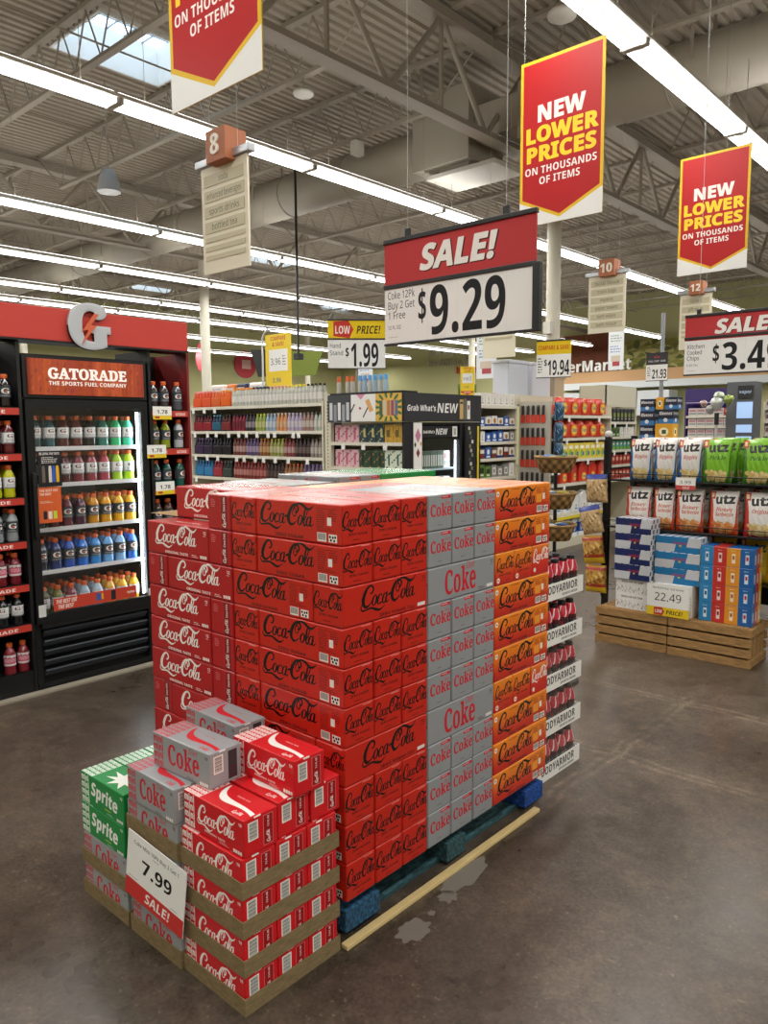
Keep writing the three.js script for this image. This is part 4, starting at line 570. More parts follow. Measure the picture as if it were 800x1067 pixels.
{
  const t = thing('chip_rack', 'black wire rack holding two rows of chip bags', 'rack', [3.86, 0, 0]), Z0 = -1.06, Z1 = 0.42;
  const blk = mat(0x151517, 0.4);
  for (const z of [Z0, Z1]) { part('post', bx(0.02, 0.06, 0, 1.53, z, z + 0.04), blk, t); part('post', bx(0.48, 0.52, 0, 1.53, z, z + 0.04), blk, t); part('foot', bx(-0.02, 0.54, 0, 0.03, z + 0.005, z + 0.035), blk, t); }
  part('back_board', bx(0.5, 0.515, 0.3, 1.2, Z0 + 0.04, Z1), blk, t);
  for (const y of [1.205, 0.85]) {
    part('shelf', bx(0.0, 0.5, y - 0.008, y, Z0 + 0.04, Z1), blk, t);
    part('rail', rod([-0.005, y + 0.05, Z0 + 0.03], [-0.005, y + 0.05, Z1], 0.004, 5), blk, t); part('rail', rod([-0.005, y + 0.004, Z0 + 0.03], [-0.005, y + 0.004, Z1], 0.004, 5), blk, t);
    for (let k = 0; k < 17; k++) part('rail_wire', rod([-0.005, y, Z0 + 0.06 + k * 0.085], [-0.005, y + 0.05, Z0 + 0.06 + k * 0.085], 0.0022, 4), blk, t);
  }
  part('base_shelf', bx(0.1, 0.5, 0.5, 0.51, Z0 + 0.04, Z1), blk, t);
  part('finial', new THREE.SphereGeometry(0.03, 12, 10).translate(0.04, 1.545, Z0 + 0.02), mat(0xd8d8d6, 0.3), t);
  const bagTex = (base, side, word, word2, ink, chips) => new THREE.MeshPhysicalMaterial({ roughness: 0.32, clearcoat: 0.3, map: texture(256, 384, (g, w, h) => {
    g.fillStyle = side; g.fillRect(0, 0, w, h); g.fillStyle = base; g.beginPath(); g.moveTo(w * 0.06, 0); g.lineTo(w, 0); g.lineTo(w * 0.96, h * 0.5); g.bezierCurveTo(w * 0.98, h * 0.85, w * 0.8, h * 0.98, w * 0.5, h * 0.98); g.bezierCurveTo(w * 0.2, h * 0.98, w * 0.2, h * 0.8, w * 0.16, h * 0.5); g.fill();
    g.fillStyle = '#c8372a'; g.fillRect(0, h * 0.02, w * 0.2, h * 0.17); g.fillStyle = '#f0d8a0'; g.fillRect(w * 0.05, h * 0.05, w * 0.1, h * 0.1);
    g.fillStyle = '#18181a'; g.save(); g.translate(w * 0.22, h * 0.3); g.rotate(-0.06); fitB(g, 'utz', 0, 0, w * 0.7, h * 0.27, 'left', 0, 0.06); g.restore();
    g.fillStyle = ink; fitS(g, word, w * 0.56, h * 0.46, w * 0.6, h * 0.12, 'center', 0.2); if (word2) fitS(g, word2, w * 0.56, h * 0.57, w * 0.66, h * 0.12, 'center', 0.2);
    for (let i = 0; i < 26; i++) { g.fillStyle = chips[i % 3]; g.strokeStyle = chips[3]; g.beginPath(); g.ellipse(w * (0.2 + 0.65 * ((i * 37) % 100) / 100), h * (0.74 + 0.2 * ((i * 53) % 100) / 100), 26, 17, i, 0, 7); g.fill(); g.stroke(); }
  }) });
  const tan = ['#e8cf8e', '#dcbc74', '#f0dca4', '#b8924c'], amb = ['#e0934a', '#d07c38', '#eab070', '#a85a24'];
  const kinds = { ripple: [bagTex('#e9e7e2', '#2469ae', 'Ripples', '', '#c23a3c', tan), 'white and blue'], green: [bagTex('#7dbb2c', '#3c7a1c', 'Pickle', '', '#1c5c24', tan), 'bright green'], bbq: [bagTex('#ebe7e2', '#d2451e', 'Honey', 'Barbecue', '#c8451e', amb), 'white and orange'], orig: [bagTex('#ece9e4', '#c23028', 'Original', '', '#b83228', tan), 'white original'] };
  const g = puff(0.195, 0.305, 0.1);
  const row = (y, list, rowName) => list.forEach(([z, k, s], i) => { for (let d = 0; d < 3; d++) { const b = solo('chip_bag', g, kinds[k][0], d ? kinds[k][1] + ' chip bag standing behind the front row of the ' + rowName + ' shelf' : kinds[k][1] + ' chip bag on ' + rowName + ' shelf, ' + ORD[i] + ' from the left', 'chip bag', [3.925 + d * 0.125, y + 0.001, z + d * 0.012 + (d ? rr(-0.005, 0.005) : 0)], -Math.PI / 2 + rr(-0.05, 0.05), rowName + ' shelf chip bags'); b.scale.set(s, d ? 1.03 : 1, 1); b.rotation.order = 'YXZ'; b.rotation.x = -0.05; } });
  row(1.205, [[-0.79, 'ripple', 0.85], [-0.605, 'ripple', 0.85], [-0.43, 'ripple', 0.85], [-0.245, 'green', 1], [0.02, 'green', 1], [0.25, 'ripple', 0.9]], 'upper'); row(0.85, [[-0.8, 'bbq', 1], [-0.605, 'bbq', 0.8], [-0.42, 'bbq', 1], [-0.185, 'bbq', 1], [0.05, 'orig', 1.05], [0.29, 'bbq', 0.9]], 'lower');
  const yel = bagTex('#e0b820', '#c89a14', 'Cheese', '', '#7a3a14', amb);
  for (const [i, z] of [[0, -0.46], [1, -0.24], [2, -0.02], [3, 0.2]]) solo('chip_bag', g, yel, 'yellow chip bag under the lower shelf, ' + ORD[i] + ' from the left', 'chip bag', [4.1, 0.511, z], -Math.PI / 2 + rr(-0.1, 0.1), 'yellow bags below');
  solo('price_tag', card(0.14, 0.085, 0.002, false), new THREE.MeshPhysicalMaterial({ roughness: 0.5, map: texture(256, 160, (c) => { c.fillStyle = '#f0efea'; c.fillRect(0, 0, 256, 160); c.fillStyle = '#cc4a44'; c.fillRect(0, 104, 256, 56); c.fillStyle = '#333'; fit(c, '3.99', 50, 84, 150, 60); c.fillStyle = '#f2e2e0'; fitB(c, 'SALE', 90, 150, 90, 44); }) }), 'white 3.99 price tag with red strip on chip rack', 'price tag', [3.848, 1.2, -0.43], -Math.PI / 2);
  // clip strip of snack bags at the rack's left end
  const snack = new THREE.MeshPhysicalMaterial({ roughness: 0.35, map: texture(256, 256, (c) => { c.fillStyle = '#c8a878'; c.fillRect(0, 0, 256, 256); c.fillStyle = '#2c3c8c'; c.fillRect(0, 0, 256, 44); for (let i = 0; i < 40; i++) { c.fillStyle = ['#b89460', '#dcc49a', '#8c6a3c'][i % 3]; c.beginPath(); c.ellipse((i * 67) % 256, 70 + (i * 43) % 180, 22, 14, i, 0, 7); c.fill(); } }) });
  const snack2 = new THREE.MeshPhysicalMaterial({ roughness: 0.35, map: texture(256, 256, (c) => { c.fillStyle = '#b8862c'; c.fillRect(0, 0, 256, 256); c.fillStyle = '#d8b424'; c.fillRect(0, 200, 256, 56); c.fillStyle = '#a83222'; c.fillRect(0, 170, 256, 30); c.fillRect(0, 20, 256, 26); for (let i = 0; i < 30; i++) { c.fillStyle = ['#c89a50', '#8c5a24', '#e0bc74'][i % 3]; c.beginPath(); c.ellipse((i * 67) % 256, 60 + (i * 43) % 110, 20, 13, i, 0, 7); c.fill(); } }) });
  const st = thing('clip_strip', 'thin strip hanging snack bags beside the chip rack', 'strip', [3.868, 0, -1.06]); part('strip', bx(0, 0.003, 0.3, 1.5, -0.0, 0.012), blk, st); part('hook', bx(0.003, 0.0119, 1.49, 1.5, 0, 0.012), blk, st);
  const sg = puff(0.17, 0.215, 0.09);
  [[1.03, 0.05, snack, -1.08], [0.79, 0.24, snack, -1.1], [0.56, 0.12, snack2, -1.09], [0.335, 0.02, snack2, -1.075]].forEach(([y, r, m, z], i) => { const b = solo('snack_bag', sg, m, ['brown and blue snack bag highest on the clip strip', 'tilted brown snack bag second on the clip strip', 'yellow-brown snack bag third on the clip strip', 'lowest yellow and red snack bag on the strip'][i], 'snack bag', [3.818, y, z], -Math.PI / 2, 'snack bags on the strip'); b.rotation.z = 0; b.rotation.x = -r; });
}

// ---------------------------------------------------------------- gondola shelving behind
const cream = mat(0xcfc9b4, 0.6), backPanel = mat(0xb4ad9a, 0.8), slotDark = mat(0x1d1c1b, 0.8), railM = mat(0xd9d4c4, 0.5), tagM = mat(0xe9e9e6, 0.5);
function gondola(name, label, [x, y, z], turn, w, d, h, levels, o = {}) {
  const t = thing(name, label, 'shelf', [x, y, z], turn);
  part('back_panel', bx(0, w, 0.1, h, -d, -d + 0.02), o.back ?? backPanel, t);
  part('end_panel', bx(0, 0.03, 0, h, -d + 0.02, o.endFront ?? -0.02), o.side ?? cream, t); part('end_panel', bx(w - 0.03, w, 0, h, -d + 0.02, o.endFront ?? -0.02), o.side ?? cream, t);
  part('kick_plate', bx(0.03, w - 0.03, 0, 0.12, -d + 0.02, -0.03), o.side ?? cream, t);
  levels.forEach((l) => { const s = part('shelf', bx(0.03, w - 0.03, l - 0.025, l, -d + 0.02, -0.005), cream, t); part('price_rail', bx(0.03, w - 0.03, l - 0.036, l + 0.002, -0.005, 0.0), railM, s); for (const tx of o.tags?.[l] ?? []) part('price_tag', bx(tx - 0.03, tx + 0.03, l - 0.085, l - 0.02, 0.0005, 0.003), tagM, s); });
  const c = Math.cos(turn), s = Math.sin(turn);
  t.at = (lx, ly, lz) => [x + lx * c + lz * s, y + ly + 0.0003, z - lx * s + lz * c]; t.turnY = turn; return t;
}
// plain shelf bottles
const sodaG = lathe([[0.001, 0], [0.027, 0], [0.031, 0.006], [0.031, 0.13], [0.028, 0.15], [0.014, 0.192], [0.013, 0.2]], 12), sodaL = new THREE.CylinderGeometry(0.0318, 0.0318, 0.075, 14, 1, true).translate(0, 0.085, 0), sodaC = lathe([[0.001, 0.222], [0.0155, 0.222], [0.0165, 0.2], [0.014, 0.198]], 10);
const sodas = {}, satin = (c) => mat(c, 0.4, { specularIntensity: 0.5 });
function soda(body, lab, cap, pos, label, group, s = 1) {
  const k = [body, lab, cap].join(); let t;
  if (!sodas[k]) { t = sodas[k] = thing('soda_bottle', label, 'bottle', pos, 0, group); part('bottle_body', sodaG, satin(body), t); part('label', sodaL, satin(lab), t); part('cap', sodaC, satin(cap), t); } else t = dup(sodas[k], pos, 0, label, group);
  t.scale.setScalar(s); return t;
}
const packs = {};
function multipack(body, wrap, cap, pos, turn, label, group) {           // six bottles in a printed shrink sleeve
  const k = [body, wrap, cap].join(); let t;
  if (!packs[k]) { t = packs[k] = thing('bottle_multipack', label, 'multipack', pos, turn, group); for (let i = 0; i < 3; i++) for (let j = 0; j < 2; j++) { part('bottle', sodaG.clone().translate(-0.066 + i * 0.066, 0, -0.033 + j * 0.066 - 0.07), satin(body), t); part('cap', sodaC.clone().translate(-0.066 + i * 0.066, 0, -0.033 + j * 0.066 - 0.07), mat(cap, 0.5), t); } part('sleeve', rb(-0.1, 0.1, 0.015, 0.125, -0.137, -0.003, 0.012, 2), satin(wrap), t); } else t = dup(packs[k], pos, turn, label, group);
  return t;
}
{
  const LV = [1.905, 1.576, 1.257, 0.95], names = ['top', 'second', 'third', 'lowest seen'];
  const tags = { 1.905: [0.1, 0.36, 0.6], 1.576: [0.12, 0.42, 0.62, 0.9, 1.12, 1.28, 1.5, 1.72, 1.85, 2.2, 2.3], 1.257: [0.12, 0.4, 0.64, 1.06, 1.22, 1.45, 1.62, 1.85, 2.1, 2.45], 0.95: [0.12] };
  const T = gondola('soda_shelf', 'long cream soda shelf between the sports drinks and new-item display', [4.7, 0, -7.75], -Math.PI / 2, 2.74, 0.55, 1.93, [...LV, 0.62, 0.3], { tags, endFront: 0.0 });
  const R = -Math.PI / 2, PK = [[[0xd04a20, 0xd8542c, 0xd87a7a], [0xd04a20, 0xd8542c, 0xd87a7a], [0xc85c28, 0xd0602c, 0xd8a890], [0xd05a18, 0xd8621c, 0xd88a20]], [[0x5c1c24, 0x8c2430, 0x2a2a2e], [0x5c1c24, 0x8c2430, 0x2a2a2e], [0x1c3c54, 0x2a5c74, 0x6aa0ac], [0x4a1c20, 0x74282c, 0x30302e]], [[0x2a1c3a, 0x3c2c4c, 0x7a6a94], [0x241c34, 0x342840, 0x74648c], [0x1a1820, 0x242028, 0x3a3440], [0x16161c, 0x1e1c22, 0x2c2830]], [[0x2a6a9a, 0x3478a8, 0x5a8cb0], [0x2a6a9a, 0x3478a8, 0x5a8cb0], [0x8a2a34, 0x9c3440, 0xb86a70], [0x2a3430, 0x3a4440, 0x6a7470]]];
  const BT = [(k) => { const cap = [0xd8842c, 0xd8842c, 0x232a4a, 0x232a4a, 0xd09a94, 0xd09a94, 0xd4c02c, 0xd4c02c, 0x1c1c20, 0x1c1c20][Math.min(9, Math.floor(k / 2.6))]; return [0xb4b4ac, 0xd6d4ce, cap]; }, (k) => [[0x7a2434, 0x6c2630, 0x2a2228], [0x3a3238, 0x8a8088, 0x222226], [0x8c9a4a, 0xb4b47a, 0xb8c43a], [0x8ca0b4, 0xb8c0c8, 0xb0b8c0], [0xc88a5a, 0xc8a07c, 0xd8c0a8], [0xa89ab4, 0xc4bcc4, 0xc0b8c8], [0x9a7a74, 0xbcb0a8, 0x8a7a74], [0xa8b0a8, 0xc8c8c0, 0x4a5a4a]][Math.min(7, Math.floor(k / 3.2))], (k) => [[0x6a3a34, 0xa88a84, 0x6a2a28], [0x5a4a6a, 0x9a8aa4, 0x6a5a7a], [0x8a5a34, 0xb8946a, 0xa8641c], [0x8a8a4a, 0xb4b08a, 0xa8a83a], [0x7a3a3c, 0xb09090, 0x7a3034], [0x3a2c2c, 0x6a5a58, 0x2a2222], [0x8a827c, 0xb4aca4, 0x5a544c]][Math.min(6, Math.floor(k / 3.6))], (k) => [[0x7a3230, 0xb07a74, 0xb83c30], [0x7a3230, 0xa86a64, 0xa8342c], [0x3a2a28, 0x5c4c48, 0x2a2422], [0x8a5a3a, 0xb08a6a, 0xc8602c], [0x6a5a7a, 0xa094ac, 0x8a74a8]][Math.min(4, Math.floor(k / 5))]];
  const LVH = ['clear water', 'fizzy drink', 'dark tea', 'red soda'];
  LV.forEach((y, i) => {
    for (let k = 0; k < 4; k++) for (let d = 0; d < 1; d++) multipack(...PK[i][k], T.at(0.145 + k * 0.215, y, -0.03), R, 'shrink-wrapped bottle multipack on soda shelf, ' + names[i] + ' level, ' + ORD[k] + ' from left', 'multipacks on the soda shelf');
    for (let k = 0; k < 25; k++) for (let d = 0; d < (i === 3 ? 1 : 2); d++) soda(...BT[i](k), T.at(0.985 + k * 0.0692, y, -0.045 - d * 0.07), LVH[i] + ' bottle on ' + names[i] + ' soda shelf level, ' + (d ? 'behind the front row' : ORD[k] + ' single bottle from left'), 'bottles on the ' + names[i] + ' soda shelf ' + (d ? 'back rows' : k < 8 ? 'left' : k < 17 ? 'middle' : 'right'), i === 0 ? 1.06 : 1);
  });
  // packs and boxes lying on top behind the bottles
  [[0.42, 0.34, 0xe6e3dc, 'white'], [0.72, 0.2, 0xd8772a, 'orange-topped'], [0.96, 0.24, 0x22284a, 'navy'], [1.26, 0.3, 0xe9e7e2, 'pale'], [1.56, 0.24, 0x242c50, 'dark blue']].forEach(([lx, w, c, n]) => { const p = T.at(lx, 1.905, -0.26); const t = thing('water_pack', n + ' shrink-wrapped water pack behind the top shelf bottles', 'multipack', p, R); part('wrap', new RoundedBoxGeometry(w - 0.02, 0.31, 0.16, 2, 0.03).translate(0, 0.155, 0), mat(c, 0.35), t); part('band', bx(-w * 0.3, w * 0.3, 0.2, 0.26, 0.0795, 0.082), mat(0xbfc4cc, 0.4), t); });
}
// small printed things: an atlas of 8 x 8 cells
const CELL = 128, cellDraw = [];
const cellUV = (i) => { const x = i % 8, y = Math.floor(i / 8); return [x * CELL, y * CELL, CELL, CELL]; };
const cellNames = {};
const defCell = (n, f) => { cellNames[n] = cellDraw.length; cellDraw.push(f); };
const dots = (c, base, a, b, n = 16) => { c.fillStyle = base; c.fillRect(0, 0, 128, 128); for (let i = 0; i < n; i++) { c.fillStyle = i % 2 ? a : b; c.beginPath(); c.ellipse((i * 53 + 11) % 128, (i * 37 + 9) % 128, 8, 5, i, 0, 7); c.fill(); } };
defCell('pink', (c) => { dots(c, '#dcb4bc', '#3c4a3c', '#b4304a'); c.fillStyle = '#c05a78'; c.fillRect(46, 20, 34, 90); });
defCell('navy', (c) => { dots(c, '#1f3a4c', '#e0c83c', '#4c7a5c'); c.fillStyle = '#d0c87a'; c.fillRect(70, 30, 30, 60); });
defCell('mustard', (c) => { dots(c, '#c69a34', '#4c5c24', '#e0c45c'); c.fillStyle = '#6a5a1c'; c.fillRect(30, 40, 50, 50); });
defCell('forest', (c) => { dots(c, '#24402c', '#d8783c', '#4c8c54'); c.fillStyle = '#0f2418'; c.fillRect(40, 16, 36, 96); });
defCell('mint', (c) => { dots(c, '#d3dccb', '#3c6c44', '#24402c'); c.fillStyle = '#2c5a4c'; c.fillRect(50, 30, 26, 70); });
defCell('bulbblue', (c) => { c.fillStyle = '#2c5ca8'; c.fillRect(0, 0, 128, 128); c.fillStyle = '#eef2f6'; c.beginPath(); c.arc(64, 56, 30, 0, 7); c.fill(); c.fillRect(20, 100, 88, 16); });
defCell('bulbtan', (c) => { c.fillStyle = '#e6e2d8'; c.fillRect(0, 0, 128, 128); c.fillStyle = '#a8763c'; c.beginPath(); c.arc(64, 60, 32, 0, 7); c.fill(); c.fillStyle = '#1f3c7c'; c.fillRect(0, 96, 128, 32); });
defCell('whitebox', (c) => { c.fillStyle = '#e8e6df'; c.fillRect(0, 0, 128, 128); c.fillStyle = '#7c7a74'; c.beginPath(); c.arc(64, 50, 16, 0, 7); c.stroke(); c.fillRect(60, 50, 8, 44); c.fillRect(36, 100, 56, 8); });
defCell('brownpic', (c) => { c.fillStyle = '#5c3c2c'; c.fillRect(0, 0, 128, 128); c.fillStyle = '#e4ddd2'; c.fillRect(14, 18, 100, 46); c.fillStyle = '#8c2c24'; c.fillRect(20, 76, 88, 30); });
defCell('greenbox', (c) => { c.fillStyle = '#5c7c34'; c.fillRect(0, 0, 128, 128); c.fillStyle = '#20381c'; c.fillRect(20, 30, 88, 50); c.fillStyle = '#d8dcc8'; c.fillRect(30, 92, 68, 16); });
defCell('greybox', (c) => { c.fillStyle = '#8c8c88'; c.fillRect(0, 0, 128, 128); c.fillStyle = '#e0e0da'; c.fillRect(26, 26, 76, 76); c.fillStyle = '#3c3c3c'; c.fillRect(50, 44, 28, 40); });
defCell('yellowbox', (c) => { c.fillStyle = '#e0c83c'; c.fillRect(0, 0, 128, 128); c.fillStyle = '#8cb43c'; c.beginPath(); c.arc(50, 84, 34, 0, 7); c.fill(); c.fillStyle = '#f4f0dc'; c.fillRect(20, 18, 88, 28); c.fillStyle = '#3c6cb4'; c.fillRect(70, 70, 40, 34); });
defCell('bluebottle', (c) => { c.fillStyle = '#e6eaee'; c.fillRect(0, 0, 128, 128); c.fillStyle = '#1f4ca0'; c.fillRect(0, 30, 128, 70); c.fillStyle = '#f0f2f4'; fitB(c, 'O', 40, 90, 50, 70); });
defCell('tissue', (c) => { c.fillStyle = '#14203c'; c.fillRect(0, 0, 128, 128); c.fillStyle = '#f0f0ec'; fitB(c, 'Kleenex', 8, 50, 110, 40, 'left', 0.1); c.fillStyle = '#3c7cb8'; c.fillRect(0, 86, 128, 42); c.fillStyle = '#dfe6ea'; c.beginPath(); c.arc(64, 96, 18, 0, 7); c.fill(); });
defCell('yellowpack', (c) => { c.fillStyle = '#dfa42c'; c.fillRect(0, 0, 128, 128); c.fillStyle = '#f4eccc'; c.beginPath(); c.arc(64, 66, 34, 0, 7); c.fill(); c.fillStyle = '#3c5c2c'; c.fillRect(50, 50, 30, 32); });
defCell('pinkpack', (c) => { c.fillStyle = '#d8ccca'; c.fillRect(0, 0, 128, 128); c.fillStyle = '#b8848c'; c.fillRect(12, 20, 104, 40); c.fillStyle = '#8c9a94'; c.fillRect(12, 76, 104, 30); });
defCell('greyitem', (c) => { c.fillStyle = '#c8c4be'; c.fillRect(0, 0, 128, 128); c.fillStyle = '#7c5c58'; c.fillRect(10, 30, 50, 60); c.fillStyle = '#8c94a4'; c.fillRect(66, 20, 50, 80); });
defCell('candarkgreen', (c) => { c.fillStyle = '#2c4c34'; c.fillRect(0, 0, 128, 128); c.fillStyle = '#d8d8d0'; for (let i = 0; i < 4; i++) c.fillRect(i * 32 + 8, 30, 16, 80); });
defCell('tealbox', (c) => { c.fillStyle = '#6aa04c'; c.fillRect(0, 0, 128, 128); c.fillStyle = '#2c8ca8'; c.fillRect(10, 10, 108, 70); c.fillStyle = '#e8e0a0'; c.fillRect(30, 30, 60, 30); });
defCell('blackcan', (c) => { c.fillStyle = '#24282c'; c.fillRect(0, 0, 128, 128); c.fillStyle = '#7c8c3c'; c.fillRect(20, 40, 88, 40); c.fillStyle = '#b8b09c'; c.fillRect(30, 92, 68, 12); });
defCell('redpack', (c) => { c.fillStyle = '#b43c2c'; c.fillRect(0, 0, 128, 128); c.fillStyle = '#e0b49c'; c.fillRect(20, 30, 88, 40); c.fillStyle = '#6c1c14'; c.fillRect(10, 90, 108, 20); });
const goods = new THREE.MeshPhysicalMaterial({ roughness: 0.45, clearcoat: 0.15, map: texture(1024, 1024, (g) => { g.fillStyle = '#888'; g.fillRect(0, 0, 1024, 1024); cellDraw.forEach((f, i) => { const [x, y, w, h] = cellUV(i); g.save(); g.beginPath(); g.rect(x, y, w, h); g.clip(); g.translate(x, y); f(g); g.restore(); }); }) });
const boxG = {};
function goodsBox(cell, w, h, d) { const k = [cell, w, h, d].join(); return (boxG[k] ??= atlasBox(w, h, d, Array(6).fill(cellUV(cellNames[cell])), 1024, 1024, 0.004).translate(0, h / 2, -d / 2)); }
const place = (T, name, cell, w, h, d, lx, ly, lz, label, cat, group) => solo(name, goodsBox(cell, w, h, d), goods, label, cat, T.at(lx, ly, lz), T.turnY + rr(-0.02, 0.02), group);
// ---- new-item display: shelves on its left face, cooler on its front
{
  const T = gondola('drink_display', 'black new-item display with picture header and can cases', [4.7, 0, -4.985], -Math.PI / 2, 1.225, 0.27, 1.67, [1.445, 1.16, 0.87, 0.58], { endFront: 0, side: mat(0x1a1b1e, 0.5), tags: { 1.445: [0.3, 0.62, 0.95], 1.16: [0.3, 0.7] } });
  part('perforated_post', bx(0.0, 0.1, 0, 2.0, -0.05, 0.004), cream, T); for (let i = 0; i < 26; i++) part('slot_hole', bx(0.045, 0.055, 0.9 + i * 0.04, 0.92 + i * 0.04, 0.0035, 0.0048), slotDark, T);
  const rows = [['pink', 'pink', 'pink', 'navy', 'navy', 'navy', 'mustard', 'mustard'], ['pink', 'pink', 'pink', 'forest', 'forest', 'forest', 'mint', 'mint']];
  [1.445, 1.16].forEach((y, r) => rows[r].forEach((c, k) => place(T, 'can_case', c, 0.125, 0.2, 0.12, 0.19 + k * 0.13, y, -0.04, { pink: 'pink leaf-patterned', navy: 'navy lemon-patterned', mustard: 'mustard', forest: 'dark green', mint: 'white and green leaf' }[c] + ' can case on the ' + ['upper', 'lower'][r] + ' display shelf, place ' + ORD[k], 'can case', 'can cases on the new-item display')));
  const pic = (f) => new THREE.MeshPhysicalMaterial({ roughness: 0.5, map: texture(256, 256, f) });
  const h = thing('display_header', 'black header reading Grab What\'s NEW above the display', 'sign', [4.655, 1.672, -4.885]);
  part('side_board', bx(0, 0.03, 0, 0.312, 0, 1.14), mat(0x26272b, 0.5), h); part('front_board', bx(0.03, 1.46, 0, 0.312, 1.11, 1.14), mat(0x26272b, 0.5), h);
  const pp = [(g) => { g.fillStyle = '#3a3c42'; g.fillRect(0, 0, 256, 256); for (let i = 0; i < 5; i++) { g.fillStyle = ['#c8ccd0', '#8c9098', '#e0e2e4', '#9a9ea4', '#c0c4c8'][i]; g.fillRect(22 + i * 46, 70 + (i % 2) * 20, 32, 170); } }, (g) => { g.fillStyle = '#e8e6e4'; g.fillRect(0, 0, 256, 256); g.fillStyle = '#d88ab0'; g.beginPath(); g.moveTo(60, 0); g.lineTo(150, 0); g.lineTo(105, 50); g.fill(); g.fillStyle = '#3c3a40'; g.save(); g.rotate(0.5); g.fillRect(70, 60, 14, 110); g.fillRect(210, 10, 12, 120); g.restore(); g.fillStyle = '#e0a868'; g.save(); g.translate(150, 60); g.rotate(-0.4); g.fillRect(0, 0, 44, 120); g.restore(); g.fillStyle = '#b03a5c'; g.beginPath(); g.arc(96, 130, 12, 0, 7); g.fill(); }, (g) => { dots(g, '#dcb04a', '#3c6c34', '#4c7c3c', 6); g.fillStyle = '#dcb04a'; g.fillRect(0, 0, 256, 256); g.fillStyle = '#3c6c34'; for (let i = 0; i < 14; i++) { g.beginPath(); g.ellipse(128 + 118 * Math.cos(i * 0.45), 128 + 118 * Math.sin(i * 0.45), 34, 12, i * 0.45, 0, 7); g.fill(); } ['#3c5c4c', '#c8c0a8', '#b8784c', '#8c4c6c', '#5c6c8c'].forEach((c, i) => { g.fillStyle = c; g.fillRect(38 + i * 38, 64, 30, 140); }); }];
  pp.forEach((f, i) => part('picture', card(0.375, 0.3, 0.004, false).rotateY(-Math.PI / 2).translate(-0.003, 0.156, 0.19 + i * 0.378), pic(f), h));
  part('front_print', card(1.28, 0.3, 0.004, false).translate(0.66, 0.156, 1.1425), new THREE.MeshPhysicalMaterial({ roughness: 0.5, map: texture(1024, 240, (g, w, hh) => { g.fillStyle = '#2a2b30'; g.fillRect(0, 0, w, hh); for (let i = 0; i < 60; i++) { g.fillStyle = '#4c4e54'; g.fillRect((i * 157) % w, (i * 67) % hh, 3, 3); } g.fillStyle = '#ecebe8'; fitB(g, 'Grab What\'s', 40, 152, 400, 72, 'left', 0.1); fitB(g, 'NEW', 450, 165, 310, 120, 'left', 0.15); g.fillStyle = '#c8a868'; g.fillRect(800, 40, 56, 180); g.fillStyle = '#3c3226'; g.fillRect(806, 60, 44, 20); g.fillStyle = '#6c6a5c'; g.fillRect(866, 30, 40, 196); g.fillStyle = '#e4e2dc'; g.fillRect(916, 50, 50, 170); g.fillStyle = '#8c3c4c'; g.fillRect(928, 90, 26, 40); }) }), h);
  // front face: panels and a small lit cooler
  const c = thing('small_cooler', 'small black lit cooler marked NEW beside the pink diamond panel', 'cooler', [0, 0, 0]);
  const ZF = -3.77; part('body', bx(5.0, 6.14, 0.02, 1.665, -4.45, -4.4), black, c); part('side_panel', bx(4.98, 5.01, 0.02, 1.665, -4.4, ZF), black, c); part('side_panel', bx(5.72, 5.76, 0.02, 1.665, -4.4, ZF), black, c); part('side_panel', bx(6.1, 6.14, 0.02, 1.665, -4.45, ZF), black, c); part('top_panel', bx(5.01, 5.72, 1.64, 1.665, -4.4, ZF), black, c); part('plinth', bx(5.01, 5.72, 0.0, 0.3, -4.4, ZF), black, c);
  part('sign_panel', card(0.66, 0.13, 0.006, false).translate(5.36, 1.56, ZF - 0.01), new THREE.MeshPhysicalMaterial({ roughness: 0.4, map: texture(512, 100, (g) => { g.fillStyle = '#1b1c20'; g.fillRect(0, 0, 512, 100); g.fillStyle = '#f0f0ee'; fitB(g, 'Grab What\'s', 10, 64, 160, 36, 'left', 0.1); fitB(g, 'NEW', 180, 76, 170, 74, 'left', 0.15); g.fillStyle = '#e4e2dc'; g.fillRect(430, 4, 70, 92); g.fillStyle = '#9a9a94'; g.fillRect(448, 20, 34, 60); }) }), c);
  part('inner_back', bx(5.01, 5.72, 0.3, 1.64, -4.4, -4.38), mat(0xd4e2ea, 0.5), c); part('glass', bx(5.01, 5.72, 0.3, 1.49, ZF - 0.02, ZF - 0.014), mat(0xffffff, 0, { transmission: 1, thickness: 0 }), c);
  const led = new THREE.MeshPhysicalMaterial({ color: 0xffffff, emissive: new THREE.Color(0.8, 0.92, 1), emissiveIntensity: 3 });
  part('light_strip', bx(5.69, 5.7, 0.4, 1.46, ZF - 0.06, ZF - 0.04), led, c); const l = new THREE.RectAreaLight(new THREE.Color(0.8, 0.92, 1), 60, 0.02, 1.0); l.name = 'small_cooler_led'; l.position.set(5.685, 0.95, ZF - 0.05); l.rotation.y = Math.PI / 2; scene.add(l);
  for (const y of [1.14, 0.84, 0.54]) part('shelf', bx(5.01, 5.68, y - 0.02, y, -4.38, ZF - 0.04), mat(0xbcd0dc, 0.4), c);
  for (let r = 0; r < 2; r++) for (let k = 0; k < 5; k++) solo('can_pack', goodsBox(k === 4 ? 'pinkpack' : 'candarkgreen', 0.115, 0.2, 0.12), goods, (k === 4 ? 'pale pink' : 'dark green') + ' can pack in small cooler, ' + ['upper', 'lower'][r] + ' shelf, place ' + ORD[k], 'can pack', [5.09 + k * 0.12, [1.1403, 0.8403][r], ZF - 0.08], 0, 'can packs in the small cooler');
